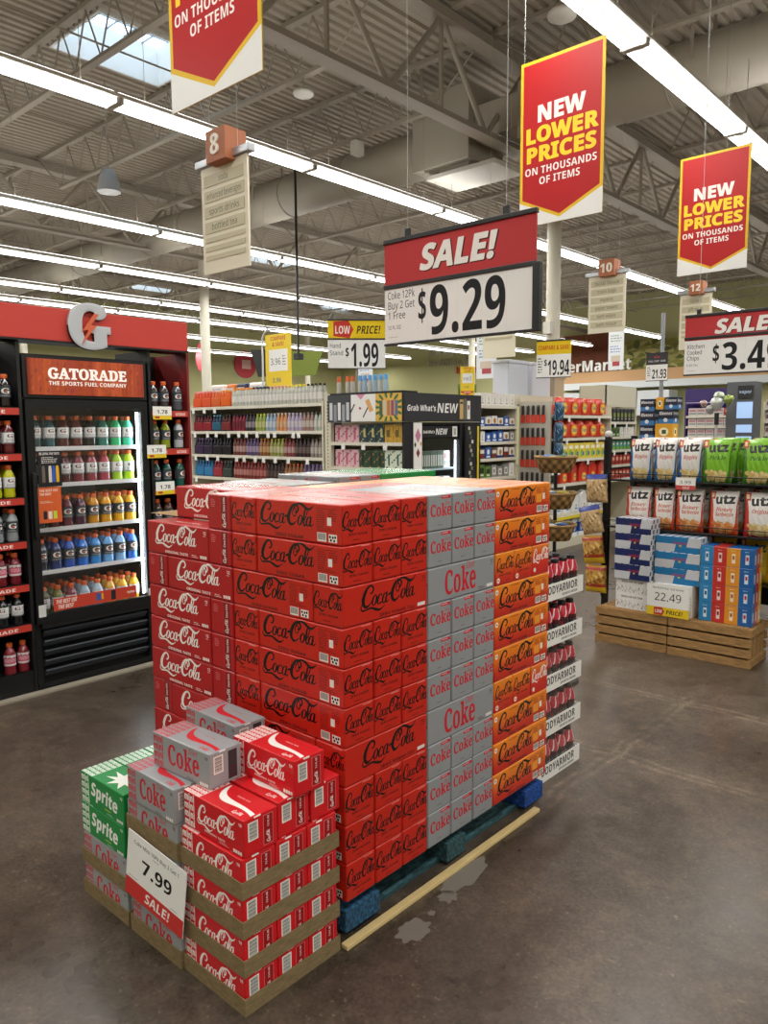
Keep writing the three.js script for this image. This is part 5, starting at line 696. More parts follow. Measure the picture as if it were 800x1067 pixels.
  const panel = thing('diamond_banner', 'narrow white panel with pink diamonds beside the small cooler', 'banner', [4.845, 0.0, -3.745]); part('board', bx(0, 0.14, 0.3, 1.66, -0.01, 0), white, panel); const dm = (x, y, s, m) => { const sh = new THREE.Shape(); sh.moveTo(0, s); sh.lineTo(s * 0.6, 0); sh.lineTo(0, -s); sh.lineTo(-s * 0.6, 0); part('diamond', new THREE.ExtrudeGeometry(sh, { depth: 0.002, bevelEnabled: false }).translate(x, y, 0.0005), m, panel); }; dm(0.07, 1.52, 0.08, mat(0xc67a9e, 0.5)); dm(0.07, 1.33, 0.05, mat(0x7c1f2c, 0.5)); dm(0.118, 1.43, 0.03, mat(0xd8a45c, 0.5)); dm(0.022, 1.42, 0.03, mat(0x2c2a2e, 0.5));
  part('foot', bx(0, 0.14, 0, 0.3, -0.01, 0), black, panel);
  const pc = thing('picture_column', 'black column with small product pictures right of small cooler', 'panel', [5.8, 0, -3.76]); part('board', bx(0, 0.3, 0, 1.665, -0.02, 0), black, pc); part('print', card(0.2, 0.75, 0.003, false).translate(0.12, 1.24, 0.002), pic((g) => { g.fillStyle = '#1d1e22'; g.fillRect(0, 0, 256, 256); for (let i = 0; i < 14; i++) { g.fillStyle = ['#b8b8b0', '#7c8c5c', '#4c4e54', '#d8d4cc', '#8c7c5c'][i % 5]; g.fillRect(60 + (i * 29) % 90, i * 18, 50, 14); } }), pc); part('yellow_strip', bx(0.255, 0.29, 0.9, 1.62, 0.0, 0.004), mat(0xd8c030, 0.5), pc);
  // sprays standing on the display's top
  const sprayC = lathe([[0.001, 0], [0.026, 0], [0.027, 0.004], [0.027, 0.12], [0.022, 0.13]], 12), sprayT = lathe([[0.022, 0.13], [0.023, 0.13], [0.023, 0.185], [0.018, 0.19], [0.001, 0.19]], 12);
  solo('top_board', bx(0, 0.27, 0, 0.02, 0.004, 1.1), black, 'dark top board of the new-item display', 'board', [4.687, 1.985, -4.885]);
  [[0.06, 'o'], [0.2, 'o'], [0.28, 'o'], [0.4, 'b'], [0.47, 'b'], [0.55, 'b'], [0.63, 'b'], [0.71, 'b'], [0.79, 'b']].forEach(([z, k], i) => { const t = thing('spray_can', (k === 'o' ? 'orange-topped' : 'blue') + ' spray can standing on the display top, ' + ORD[i] + ' from left', 'spray can', [4.76, 2.0053, -4.86 + z], 0, 'spray cans on the display'); part('can', sprayC, mat(k === 'o' ? 0xb8b4ac : [0x9ab4c8, 0xb8b8b4][i % 2], 0.35), t); part('cap', sprayT, mat(k === 'o' ? 0xd8682c : 0x5aa4dc, 0.4), t); });
}
// ---- light bulb shelf, hanging tools, laundry shelf, cleaning shelf
{
  const T = gondola('bulb_shelf', 'shelf of light bulb boxes right of the black display', [6.16, 0, -3.8], 0, 0.88, 0.5, 1.93, [1.875, 1.617, 1.425, 1.218, 0.98, 0.7], { tags: {} });
  for (let k = 0; k < 6; k++) place(T, 'lamp_box', 'whitebox', 0.125, 0.15, 0.1, 0.105 + k * 0.135, 1.875, -0.03, 'white lamp box on top of the bulb shelf, ' + ORD[k] + ' from left', 'box', 'white lamp boxes');
  const rows = [[1.617, ['bulbblue', 'bulbtan', 'bulbtan', 'bulbtan', 'bulbblue', 'bulbtan'], 0.12], [1.425, ['whitebox', 'bulbblue', 'bulbblue', 'bulbblue', 'bulbtan', 'greybox'], 0.13], [1.218, ['brownpic', 'bulbblue', 'brownpic', 'bulbtan', 'brownpic', 'bulbtan'], 0.14], [0.98, ['greenbox', 'greenbox', 'greybox', 'greybox', 'greybox', 'whitebox'], 0.15]];
  rows.forEach(([y, list, h], r) => list.forEach((c, k) => place(T, 'bulb_box', c, 0.115, h * (0.85 + 0.3 * ((k * 7 + r * 3) % 5) / 5), 0.12, 0.105 + k * 0.135, y, -0.03, 'small printed bulb box on bulb shelf ' + ['first', 'second', 'third', 'fourth'][r] + ' level, ' + ORD[k] + ' from left', 'box', 'boxes on the bulb shelf')));
  const stk = [['greenbox', 0.2, 0.22, 0.2], ['yellowpack', 0.16, 0.1, 0.5], ['redpack', 0.1, 0.12, 0.7]]; stk.forEach(([c, w, h, x], i) => place(T, 'overstock_box', c, w, h, 0.15, x + 0.06, 1.93, -0.3, ['green', 'yellow', 'red'][i] + ' printed overstock box on top of the bulb shelf', 'box', 'overstock boxes'));
  // peg panel facing the camera side
  const P = thing('peg_panel', 'peg panel end hung with black tools on red cards', 'panel', [7.055, 0, -3.8], -Math.PI / 2); part('board', bx(0, 0.46, 0, 1.93, -0.03, 0), mat(0xb8b2a4, 0.7), P);
  let tool;
  for (let r = 0; r < 4; r++) for (let k = 0; k < 5; k++) { const pos = [7.056, 1.66 - r * 0.285, -3.735 + k * 0.075], lab = 'black tool on a red card, peg panel row ' + ORD[r] + ', column ' + ORD[k]; if (!tool) { tool = thing('carded_tool', lab, 'tool', pos, -Math.PI / 2, 'carded tools on the peg panel'); part('card', bx(-0.03, 0.03, 0, 0.1, 0.012, 0.016), mat(0xd2402c, 0.5), tool); part('blade', rb(-0.018, 0.018, 0.1, 0.22, 0.008, 0.024, 0.005), mat(0x2a2a2e, 0.5), tool); part('hook', rod([0, 0.21, 0.0011], [0, 0.21, 0.03], 0.003, 5), mat(0xc8c8c8, 0.3), tool); } else dup(tool, pos, -Math.PI / 2, lab, 'carded tools on the peg panel'); }
  const L2 = gondola('laundry_shelf', 'laundry shelf stacked with red detergent tubs and white jugs', [7.09, 0, -3.34], 0, 1.72, 0.45, 1.9, [1.755, 1.458, 1.178, 0.86, 0.455], { tags: { 1.755: [0.45, 1.3], 1.458: [0.4, 1.25], 1.178: [0.5, 1.0], 0.86: [0.35, 1.4], 0.455: [0.3] } });
  const tubG = lathe([[0.001, 0], [0.07, 0], [0.088, 0.02], [0.096, 0.08], [0.088, 0.16], [0.07, 0.185], [0.066, 0.19], [0.066, 0.215], [0.001, 0.22]], 16).scale(1.28, 1.08, 0.85), red = mat(0xd2432c, 0.3, { clearcoat: 0.3 });
  const decal = new THREE.MeshPhysicalMaterial({ roughness: 0.4, map: texture(128, 128, (g) => { g.fillStyle = '#d2432c'; g.fillRect(0, 0, 128, 128); g.fillStyle = '#e8943a'; g.beginPath(); g.arc(64, 64, 62, 0, 7); g.fill(); g.fillStyle = '#efd24a'; g.beginPath(); g.arc(64, 64, 46, 0, 7); g.fill(); g.fillStyle = '#1f3c8c'; fitB(g, 'Tide', 14, 84, 100, 56, 'left', 0.1); }) });
  let tub; for (let r = 0; r < 2; r++) for (let k = 0; k < 5; k++) { const p = L2.at(0.34 + k * 0.272, [1.755, 1.458][r], -0.1), lab = 'red detergent tub on the ' + ['top', 'second'][r] + ' laundry shelf, ' + ORD[k] + ' from left'; if (!tub) { tub = thing('detergent_tub', lab, 'detergent', p, 0, 'red detergent tubs'); part('tub', tubG, red, tub); part('label', card(0.15, 0.15, 0.003, false).translate(0.015, 0.102, 0.0832), decal, tub); } else dup(tub, p, rr(-0.1, 0.1), lab, 'red detergent tubs'); }
  for (let k = 0; k < 8; k++) place(L2, 'detergent_box', 'yellowbox', 0.15, 0.21, 0.12, 0.4 + k * 0.155, 1.178, -0.02, 'yellow and green detergent box on third laundry shelf, ' + ORD[k] + ' from left', 'box', 'yellow detergent boxes');
  const jugBody = () => { const s = new THREE.Shape(); s.moveTo(-0.085, 0); s.lineTo(0.085, 0); s.lineTo(0.088, 0.16); s.quadraticCurveTo(0.08, 0.22, 0.03, 0.235); s.lineTo(0.03, 0.25); s.lineTo(-0.02, 0.25); s.lineTo(-0.02, 0.235); s.quadraticCurveTo(-0.085, 0.22, -0.088, 0.16); s.closePath(); const hole = new THREE.Path(); hole.absellipse(-0.045, 0.165, 0.018, 0.034, 0, Math.PI * 2, true); s.holes.push(hole); return new THREE.ExtrudeGeometry(s, { depth: 0.07, bevelEnabled: true, bevelSize: 0.012, bevelThickness: 0.012, bevelSegments: 2, curveSegments: 8 }).translate(0, 0.0125, -0.035); };
  const jg = jugBody(), capG = new THREE.CylinderGeometry(0.026, 0.028, 0.022, 12).translate(0.005, 0.277, 0);
  const jug = (m, capM, lab, list, group, decM, size) => { let pr; list.forEach(([p, l]) => { if (!pr) { pr = thing('detergent_jug', l, 'detergent', p, 0, group); part('jug', jg, m, pr); part('cap', capG, capM, pr); part('label', card(size, size, 0.003, false).translate(0.012, 0.075, 0.0482), decM, pr); } else dup(pr, p, rr(-0.15, 0.15), l, group); }); };
  jug(mat(0xc83428, 0.3, { clearcoat: 0.3 }), mat(0xb02a22, 0.4), '', [0, 1, 2, 3, 4].map((k) => [L2.at(0.42 + k * 0.27, 0.86, -0.09), 'red detergent jug on fourth laundry shelf, ' + ORD[k] + ' from left']), 'red detergent jugs', decal, 0.11);
  jug(mat(0xe6e6e4, 0.35, { clearcoat: 0.3 }), mat(0xdadbd8, 0.4), '', [0, 1, 2, 3, 4, 5].map((k) => [L2.at(0.28 + k * 0.235, 0.455, -0.09), 'white detergent jug on fifth laundry shelf, ' + ORD[k] + ' from left']), 'white detergent jugs', new THREE.MeshPhysicalMaterial({ roughness: 0.4, map: texture(128, 128, (g) => { g.fillStyle = '#e9ecee'; g.fillRect(0, 0, 128, 128); g.fillStyle = '#b89a7c'; g.beginPath(); g.arc(64, 44, 26, 0, 7); g.fill(); g.fillStyle = '#4c84bc'; g.fillRect(14, 84, 100, 28); }) }), 0.1);
  for (let k = 0; k < 8; k++) place(L2, 'laundry_bottle_pack', 'bluebottle', 0.13, 0.24, 0.1, 0.2 + k * 0.19, 0.12, -0.06, 'blue and white laundry pack at the base, ' + ORD[k] + ' from left', 'box', 'laundry packs at the base');
  part('base_sign', bx(0.06, 1.66, 0.385, 0.425, 0.001, 0.006), mat(0xdcc82c, 0.5), L2);
  const bagM = new THREE.MeshPhysicalMaterial({ roughness: 0.3, map: texture(128, 128, (g) => { dots(g, '#2c4c6c', '#8cb4d0', '#1c2c3c', 40); }) }), sg2 = puff(0.2, 0.24, 0.09);
  [1.68, 1.42, 1.17].forEach((y, i) => { const st = solo('pod_bag', sg2, bagM, 'blue pod bag hanging at the laundry shelf corner, ' + ['highest', 'middle', 'lowest'][i], 'bag', [7.17, y, -3.285], 0, 'blue hanging bags'); });
  solo('shelf_card', card(0.22, 0.1, 0.003, false), tagM, 'white shelf card at the laundry shelf corner', 'sign', [7.2, 1.04, -3.33], 0);
  // overstock bins on top
  for (const [x, w, h, c] of [[7.1, 0.5, 0.46, 0xc2c8d4], [7.7, 0.5, 0.46, 0xccd0da], [8.3, 0.3, 0.3, 0xb8a488]]) { const t = thing('storage_bin', (c === 0xb8a488 ? 'tan carton' : 'pale plastic bin, ' + (x < 7.5 ? 'left' : 'right') + ' one') + ' stored high behind the detergent', 'bin', [x, 2.02, -4.0]); part('bin', rb(0, w, 0, h, -0.25, 0, 0.02, 2), mat(c, 0.4), t); part('rim', rb(-0.012, w + 0.012, h - 0.03, h + 0.012, -0.262, 0.012, 0.006), mat(c, 0.4), t); }
  solo('upper_deck', bx(7.06, 8.77, 1.9, 2.0197, -4.3, -3.78), cream, 'cream top deck behind the detergent tubs', 'shelf');
  const C = gondola('cleaning_shelf', 'cleaning product shelf beyond the laundry shelf', [9.15, 0, -3.6], 0, 1.1, 0.45, 2.22, [1.675, 1.45, 1.25, 1.02, 0.8], { tags: { 1.675: [0.3, 0.7], 1.25: [0.3, 0.7] } });
  [[1.675, 'blackcan', 0.2], [1.45, 'greenbox', 0.15], [1.25, 'tealbox', 0.14], [1.02, 'redpack', 0.15], [0.8, 'redpack', 0.15]].forEach(([y, c, h], r) => { for (let k = 0; k < 8; k++) place(C, 'cleaning_pack', r === 1 && k > 3 ? 'whitebox' : c, 0.105, h, 0.1, 0.1 + k * 0.13, y, -0.04, 'cleaning product pack, ' + ORD[r] + ' shelf from top, ' + ORD[k] + ' from left', 'box', 'packs on the cleaning shelf'); });
  part('crown', bx(0, 1.1, 1.9, 2.22, -0.03, -0.02), cream, C);
}
// ---- wicker baskets on a stand behind the pallet's right edge
{
  const wick = new THREE.MeshPhysicalMaterial({ roughness: 0.8, color: 0xd8ac6c, map: data(128, (u, v) => { const k = 0.7 + 0.3 * Math.sin(u * 75) * Math.sin(v * 50) + 0.1 * (n40(u * 48, v * 48) - 0.5); return [255 * Math.min(1, k), 255 * Math.min(1, k), 255 * Math.min(1, k)]; }) }), S = thing('basket_stand', 'wire stand carrying three wicker baskets behind the pallet', 'stand', [2.66, 0, -0.79]);
  part('pole', rod([0, 0, 0], [0, 1.45, 0], 0.012, 8), black, S); part('base', new THREE.CylinderGeometry(0.16, 0.17, 0.02, 20).translate(0, 0.01, 0), black, S);
  const bg = lathe([[0.001, 0], [0.09, 0], [0.125, 0.09], [0.122, 0.095], [0.087, 0.008], [0.001, 0.008]], 22), rim = new THREE.TorusGeometry(0.124, 0.008, 6, 24).rotateX(Math.PI / 2).translate(0, 0.092, 0), pk = puff(0.075, 0.055, 0.02).translate(0, -0.0275, 0);
  [1.335, 1.12, 0.93].forEach((y, i) => {
    const n = ['highest', 'middle', 'lowest'][i], t = thing('wicker_basket', 'round wicker basket of snack packets, ' + n + ' on the stand', 'basket', [2.5, y, -0.7], 0, 'wicker baskets'); part('basket', bg, wick, t); part('rim', rim, wick, t); part('bracket', rod([0, y + 0.092, 0], [-0.0445, y + 0.092, 0.025], 0.006, 6), black, S);
    for (let k = 0; k < 8; k++) { const up = k > 3 ? 0.027 : 0, b = solo('snack_packet', pk, mat([0x2c5c34, 0xc8b43c, 0x3c6cb0, 0xd8d8d4, 0x24402c][(k + i) % 5], 0.3), 'small shiny snack packet ' + (up ? 'heaped on top in the ' : 'lying low in the ') + n + ' wicker basket', 'snack packet', [2.5 + (up ? 0.05 : 0.04) * Math.cos(k * 1.571), y + 0.058 + up + (k % 2) * 0.008, -0.7 + (up ? 0.05 : 0.04) * Math.sin(k * 1.571)], k * 1.571, 'packets in the ' + n + ' basket'); b.rotation.order = 'YXZ'; b.rotation.x = -1.45; }
  });
}
// ---- far right: paper goods, purple display, kiosk, balloons, far racks
{
  const P = gondola('paper_display', 'cream end display of tissue and towel packs', [9.05, 0, -3.09], -Math.PI / 2, 0.7, 0.45, 1.42, [1.42, 1.1, 0.8], {});
  const st = [['tissue', 0.21, 0.2, 0.13, 1.42], ['tissue', 0.21, 0.2, 0.13, 1.62], ['tissue', 0.21, 0.17, 0.13, 1.82], ['yellowpack', 0.26, 0.22, 0.38, 1.42], ['tissue', 0.22, 0.2, 0.4, 1.64], ['yellowpack', 0.12, 0.17, 0.31, 1.84], ['tissue', 0.18, 0.17, 0.47, 1.84], ['tissue', 0.2, 0.2, 0.15, 1.1], ['yellowpack', 0.22, 0.2, 0.4, 1.1]];
  st.forEach(([c, w, h, x, y], i) => place(P, 'paper_pack', c, w - 0.008, h, 0.2, x, y, -0.05, (c === 'tissue' ? 'black and blue tissue' : 'yellow towel') + ' pack on the paper display, ' + ['bottom left', 'middle left', 'top left', 'large lower right', 'middle right', 'small top centre', 'top right', 'under shelf left', 'under shelf right'][i], 'paper pack', 'paper packs'));
  const V = gondola('purple_display', 'purple-backed display of small pale packs', [12, 0, -3.52], -Math.PI / 2, 0.86, 0.4, 2.26, [1.78, 1.6, 1.42, 1.2], { back: mat(0x3c2a6c, 0.6), side: mat(0x3c2a6c, 0.6) });
  part('purple_header', bx(0.02, 0.84, 1.98, 2.24, -0.03, 0.0), mat(0x3a2868, 0.5), V); part('header_trim', bx(0.02, 0.84, 2.0, 2.012, 0.0005, 0.005), mat(0xb8acd4, 0.5), V);
  for (const [r, y] of [[0, 1.78], [1, 1.6], [2, 1.42]]) for (let k = 0; k < 5; k++) place(V, 'pale_pack', k === 4 && !r ? 'redpack' : 'pinkpack', 0.14, 0.13, 0.1, 0.13 + k * 0.15, y, -0.03, 'pale pack on purple display, ' + ORD[r] + ' row, ' + ORD[k] + ' from left', 'pack', 'packs on the purple display');
  const K = thing('photo_kiosk', 'dark grey kiosk with lit blue screens', 'kiosk', [11, 0, -2.5], -Math.PI / 2); part('cabinet', bx(0, 0.42, 0, 2.28, -0.35, -0.02), mat(0x5c5e62, 0.5), K); part('header', card(0.22, 0.2, 0.02, false).translate(0.28, 2.12, -0.01), new THREE.MeshPhysicalMaterial({ roughness: 0.4, map: texture(128, 128, (g) => { g.fillStyle = '#26282b'; g.fillRect(0, 0, 128, 128); g.fillStyle = '#b8c8e8'; fitB(g, 'vapor', 10, 76, 108, 44); }) }), K);
  const scr = mat(0xa8c4ec, 0.4, { emissive: 0x9cbce8, emissiveIntensity: 0.5 }); for (const [y, h] of [[1.72, 0.25], [1.5, 0.12], [1.28, 0.16]]) part('screen', bx(0.16, 0.39, y, y + h, -0.018, -0.008), scr, K);
  const B = thing('balloon_stand', 'pole with silver and green balloons before the purple display', 'balloons', [10.6, 0, -2.5]); part('pole', rod([0, 0, 0], [0, 1.8, 0], 0.02, 8), mat(0xb8b8b4, 0.3), B); part('grip', rod([0, 1.62, 0], [0, 1.8, 0], 0.035, 8), black, B); part('base', new THREE.CylinderGeometry(0.2, 0.2, 0.02, 20).translate(0, 0.01, 0), black, B);
  for (const [x, y, z, r, c] of [[0, 1.95, 0, 0.1, 0xc8ccc8], [0.02, 2.05, 0.02, 0.08, 0xb8c4b0], [0, 2.0, 0.17, 0.075, 0x9aac5c], [0, 1.95, -0.2, 0.055, 0xb89a94], [0, 1.86, -0.1, 0.07, 0xb4b4b0]]) part('balloon', lathe([[0.001, -r * 1.25], [r * 0.5, -r * 0.9], [r * 0.95, -r * 0.1], [r, r * 0.2], [r * 0.75, r * 0.75], [0.001, r]], 16).translate(x, y, z), mat(c, 0.2, { metalness: 0.3 }), B);
  for (const [x, z, w, n] of [[12.4, -2.35, 0.62, 'near'], [13.6, -2.0, 1.0, 'farther']]) { const R = gondola('far_rack', n + ' pale rack of small goods at the right edge', [x, 0, z], -Math.PI / 2, w, 0.4, 2.0, [1.9, 1.68, 1.46, 1.24], { back: mat(0xa89c84, 0.8) }); for (let r = 0; r < 4; r++) for (let k = 0; k < Math.floor((w - 0.08) / 0.123); k++) place(R, 'small_pack', 'greyitem', 0.11, 0.14, 0.08, 0.09 + k * 0.122, 1.9 - r * 0.22, -0.04, 'small grey and brown pack on the ' + n + ' rack, ' + ORD[r] + ' row, ' + ORD[k] + ' place', 'pack', 'packs on the ' + n + ' rack'); }
  // bakery soffit with letters, wall words
  const woodM = mat(0xc49a6c, 0.6), S = thing('market_soffit', 'pale wood soffit with white market lettering on far wall', 'soffit', [26.2, 0, 0]);
  part('fascia', bx(0, 0.78, 3.3, 3.72, -14, -3), woodM, S); part('under_trim', bx(-0.05, 0.78, 3.05, 3.3, -14, -3), mat(0xcfd4d4, 0.5), S); part('brick_panel', bx(0.3, 0.78, 3.72, 5.2, -14.2, -11.6), mat(0x6e3a22, 0.8), S);
  const gm = new THREE.MeshPhysicalMaterial({ roughness: 0.8, map: texture(512, 128, (g, w, h) => { g.fillStyle = '#8c8a44'; g.fillRect(0, 0, w, h); for (let i = 0; i < 160; i++) { g.fillStyle = ['#a09c5c', '#74783c', '#b0a870', '#5c6434'][i % 4]; g.beginPath(); g.ellipse((i * 97) % w, (i * 61) % h, 20, 9, i, 0, 7); g.fill(); } }) });
  part('mural', card(7.2, 1.1, 0.02, false).rotateY(-Math.PI / 2).translate(0.3, 4.28, -7.9), gm, S);
  const word = (s, size, y, z, x, m, parent) => { const g = letters(s, size, 0.06); g.rotateY(-Math.PI / 2).translate(x, y, z); part('lettering', g, m, parent, 'lettering reading ' + s); };
  word('erMarket', 0.42, 3.735, -13.5, -0.02, mat(0xf0efe8, 0.5), S); word('us', 0.7, 3.9, -8.9, 0.27, mat(0xa89a5c, 0.6), S); part('white_goods', rb(-0.6, 0.2, 2.0, 2.9, -14.6, -9.2, 0.02), mat(0xc8ccce, 0.6), S);
  const wl = mat(0xb4b29a, 0.6), w1 = thing('wall_lettering', 'raised pale words on the far green wall', 'lettering', [26.94, 0, 0]); word('Making lives easier,', 0.3, 4.95, -21.2, 0, wl, w1); word('healthier, happier', 0.3, 4.45, -21.2, 0, wl, w1); const w2 = thing('wall_lettering', 'small red word on the far green wall', 'lettering', [26.94, 0, 0]); word('Hy-Vee', 0.3, 4.05, -19.55, 0, mat(0xc02a2a, 0.6), w2);
  const RC = thing('wall_disc', 'round red sign on the far green wall', 'sign', [20.7, 4.55, -26.95]); part('disc', new THREE.CylinderGeometry(0.62, 0.62, 0.04, 32).rotateX(Math.PI / 2), mat(0xc03844, 0.6), RC); part('mark', bx(-0.2, 0.3, -0.2, 0.2, 0.021, 0.03), mat(0xe2b8b8, 0.6), RC);
  const R2 = thing('wall_oval', 'narrow red oval sign left of the round one', 'sign', [16.2, 4.4, -24]); part('oval', new THREE.CylinderGeometry(0.55, 0.55, 0.04, 32).rotateX(Math.PI / 2).scale(0.35, 1, 1), mat(0xb84a50, 0.6), R2); part('wire', rod([0, 0.5, 0], [0, 2.15, 0], 0.01, 4), steel, R2);
  const tilt = (name, label, x, z, c, w, pts) => { const t = thing(name, label, 'board', [x, 0, z], -Math.PI / 2 + 0.5); const s = new THREE.Shape(); pts.forEach(([a, b], i) => (i ? s.lineTo(a, b) : s.moveTo(a, b))); part('board', new THREE.ExtrudeGeometry(s, { depth: 0.03, bevelEnabled: false }), mat(c, 0.6), t); part('post', rod([w / 2, 0, -0.02], [w / 2, 2.8, -0.02], 0.03, 8), steel, t); };
  tilt('hanging_screen', 'black tilted screen above the soda shelf', 9, -11.75, 0x1c1d20, 0.5, [[0, 3.3], [0.16, 2.72], [0.7, 2.72], [0.7, 3.28]]); tilt('green_board', 'olive green tilted board right of the black screen', 9, -10.9, 0x6c7a26, 0.6, [[0, 3.2], [0.05, 2.68], [0.85, 2.7], [1.0, 3.18]]);
}

// ---------------------------------------------------------------- hanging and standing signs (their faces look towards -x)
const FACE = -Math.PI / 2;
function frameSign(name, label, [x, y, z], w, h, topH, draw, pxw, o = {}) {
  const t = thing(name, label, 'sign', [x, y, z], o.turn ?? FACE);
  const pxh = Math.round(pxw * h / w), m = new THREE.MeshPhysicalMaterial({ roughness: 0.55, specularIntensity: 0.4, map: texture(pxw, pxh, (g) => draw(g, pxw, pxh)) });
  const bar = mat(0x1d1e21, 0.45);
  part('board', card(w - 0.006, h - 0.012, 0.008, true).translate(0, h / 2, 0), m, t, o.boardLabel);
  part('top_rail', rb(-w / 2, w / 2, h - 0.018, h, -0.011, 0.011, 0.003), bar, t); if (topH) part('middle_rail', rb(-w / 2, w / 2, h - topH - 0.012, h - topH + 0.006, -0.009, 0.009, 0.003), bar, t);
  part('bottom_rail', rb(-w / 2, w / 2, 0, 0.01, -0.008, 0.008, 0.002), bar, t);
  return t;
}
const hang = (t, xs, y0, len) => { for (const x of xs) { part('wire', rod([x, y0 + 0.03, 0], [x, y0 + len, 0], 0.0016, 4), mat(0xb0b0ac, 0.4), t); part('hook', rb(x - 0.014, x + 0.014, y0 - 0.002, y0 + 0.032, -0.007, 0.007, 0.004), black, t); } };
const price = (g, s, x, y, w, h) => { g.fillStyle = '#232326'; g.save(); g.font = 'bold ' + h + 'px sans-serif'; const k = w / g.measureText(s).width; g.translate(x, y); g.scale(k, 1); g.fillText(s, 0, 0); g.restore(); };
const saleBoard = (lines, amount, k = 1) => (g, w, h) => {
  const s = h * 0.425; g.fillStyle = '#b83a3c'; g.fillRect(0, 0, w, s); g.fillStyle = '#3c1416'; fitB(g, 'SALE!', w * 0.262, s * 0.79, w * 0.5, s * 0.74, 'left', 0.2, 0.07); g.fillStyle = '#ece9e4'; fitB(g, 'SALE!', w * 0.255, s * 0.77, w * 0.5, s * 0.74, 'left', 0.2, 0.05);
  g.fillStyle = '#e9e9e7'; g.fillRect(0, s, w, h - s); g.fillStyle = '#dddcd8'; for (const x of [0.245, 0.315, 0.435, 0.52, 0.68, 0.83]) g.fillRect(w * x, s, 2, h - s);
  g.fillStyle = '#3a3a3c'; lines.forEach((l, i) => fit(g, l, w * 0.022, s + (h - s) * (0.24 + i * 0.17), i < 3 ? w * 0.225 * (l.length / 10) : w * 0.1, i < 3 ? h * 0.1 : h * 0.05)); greek(g, w * 0.03, h * 0.93, w * 0.1, 1, 5, '#999');
  price(g, '$', w * 0.245, s + (h - s) * 0.66, w * 0.065, h * 0.4); price(g, amount, w * 0.325, s + (h - s) * 0.9, w * 0.51, h * 0.63);
};
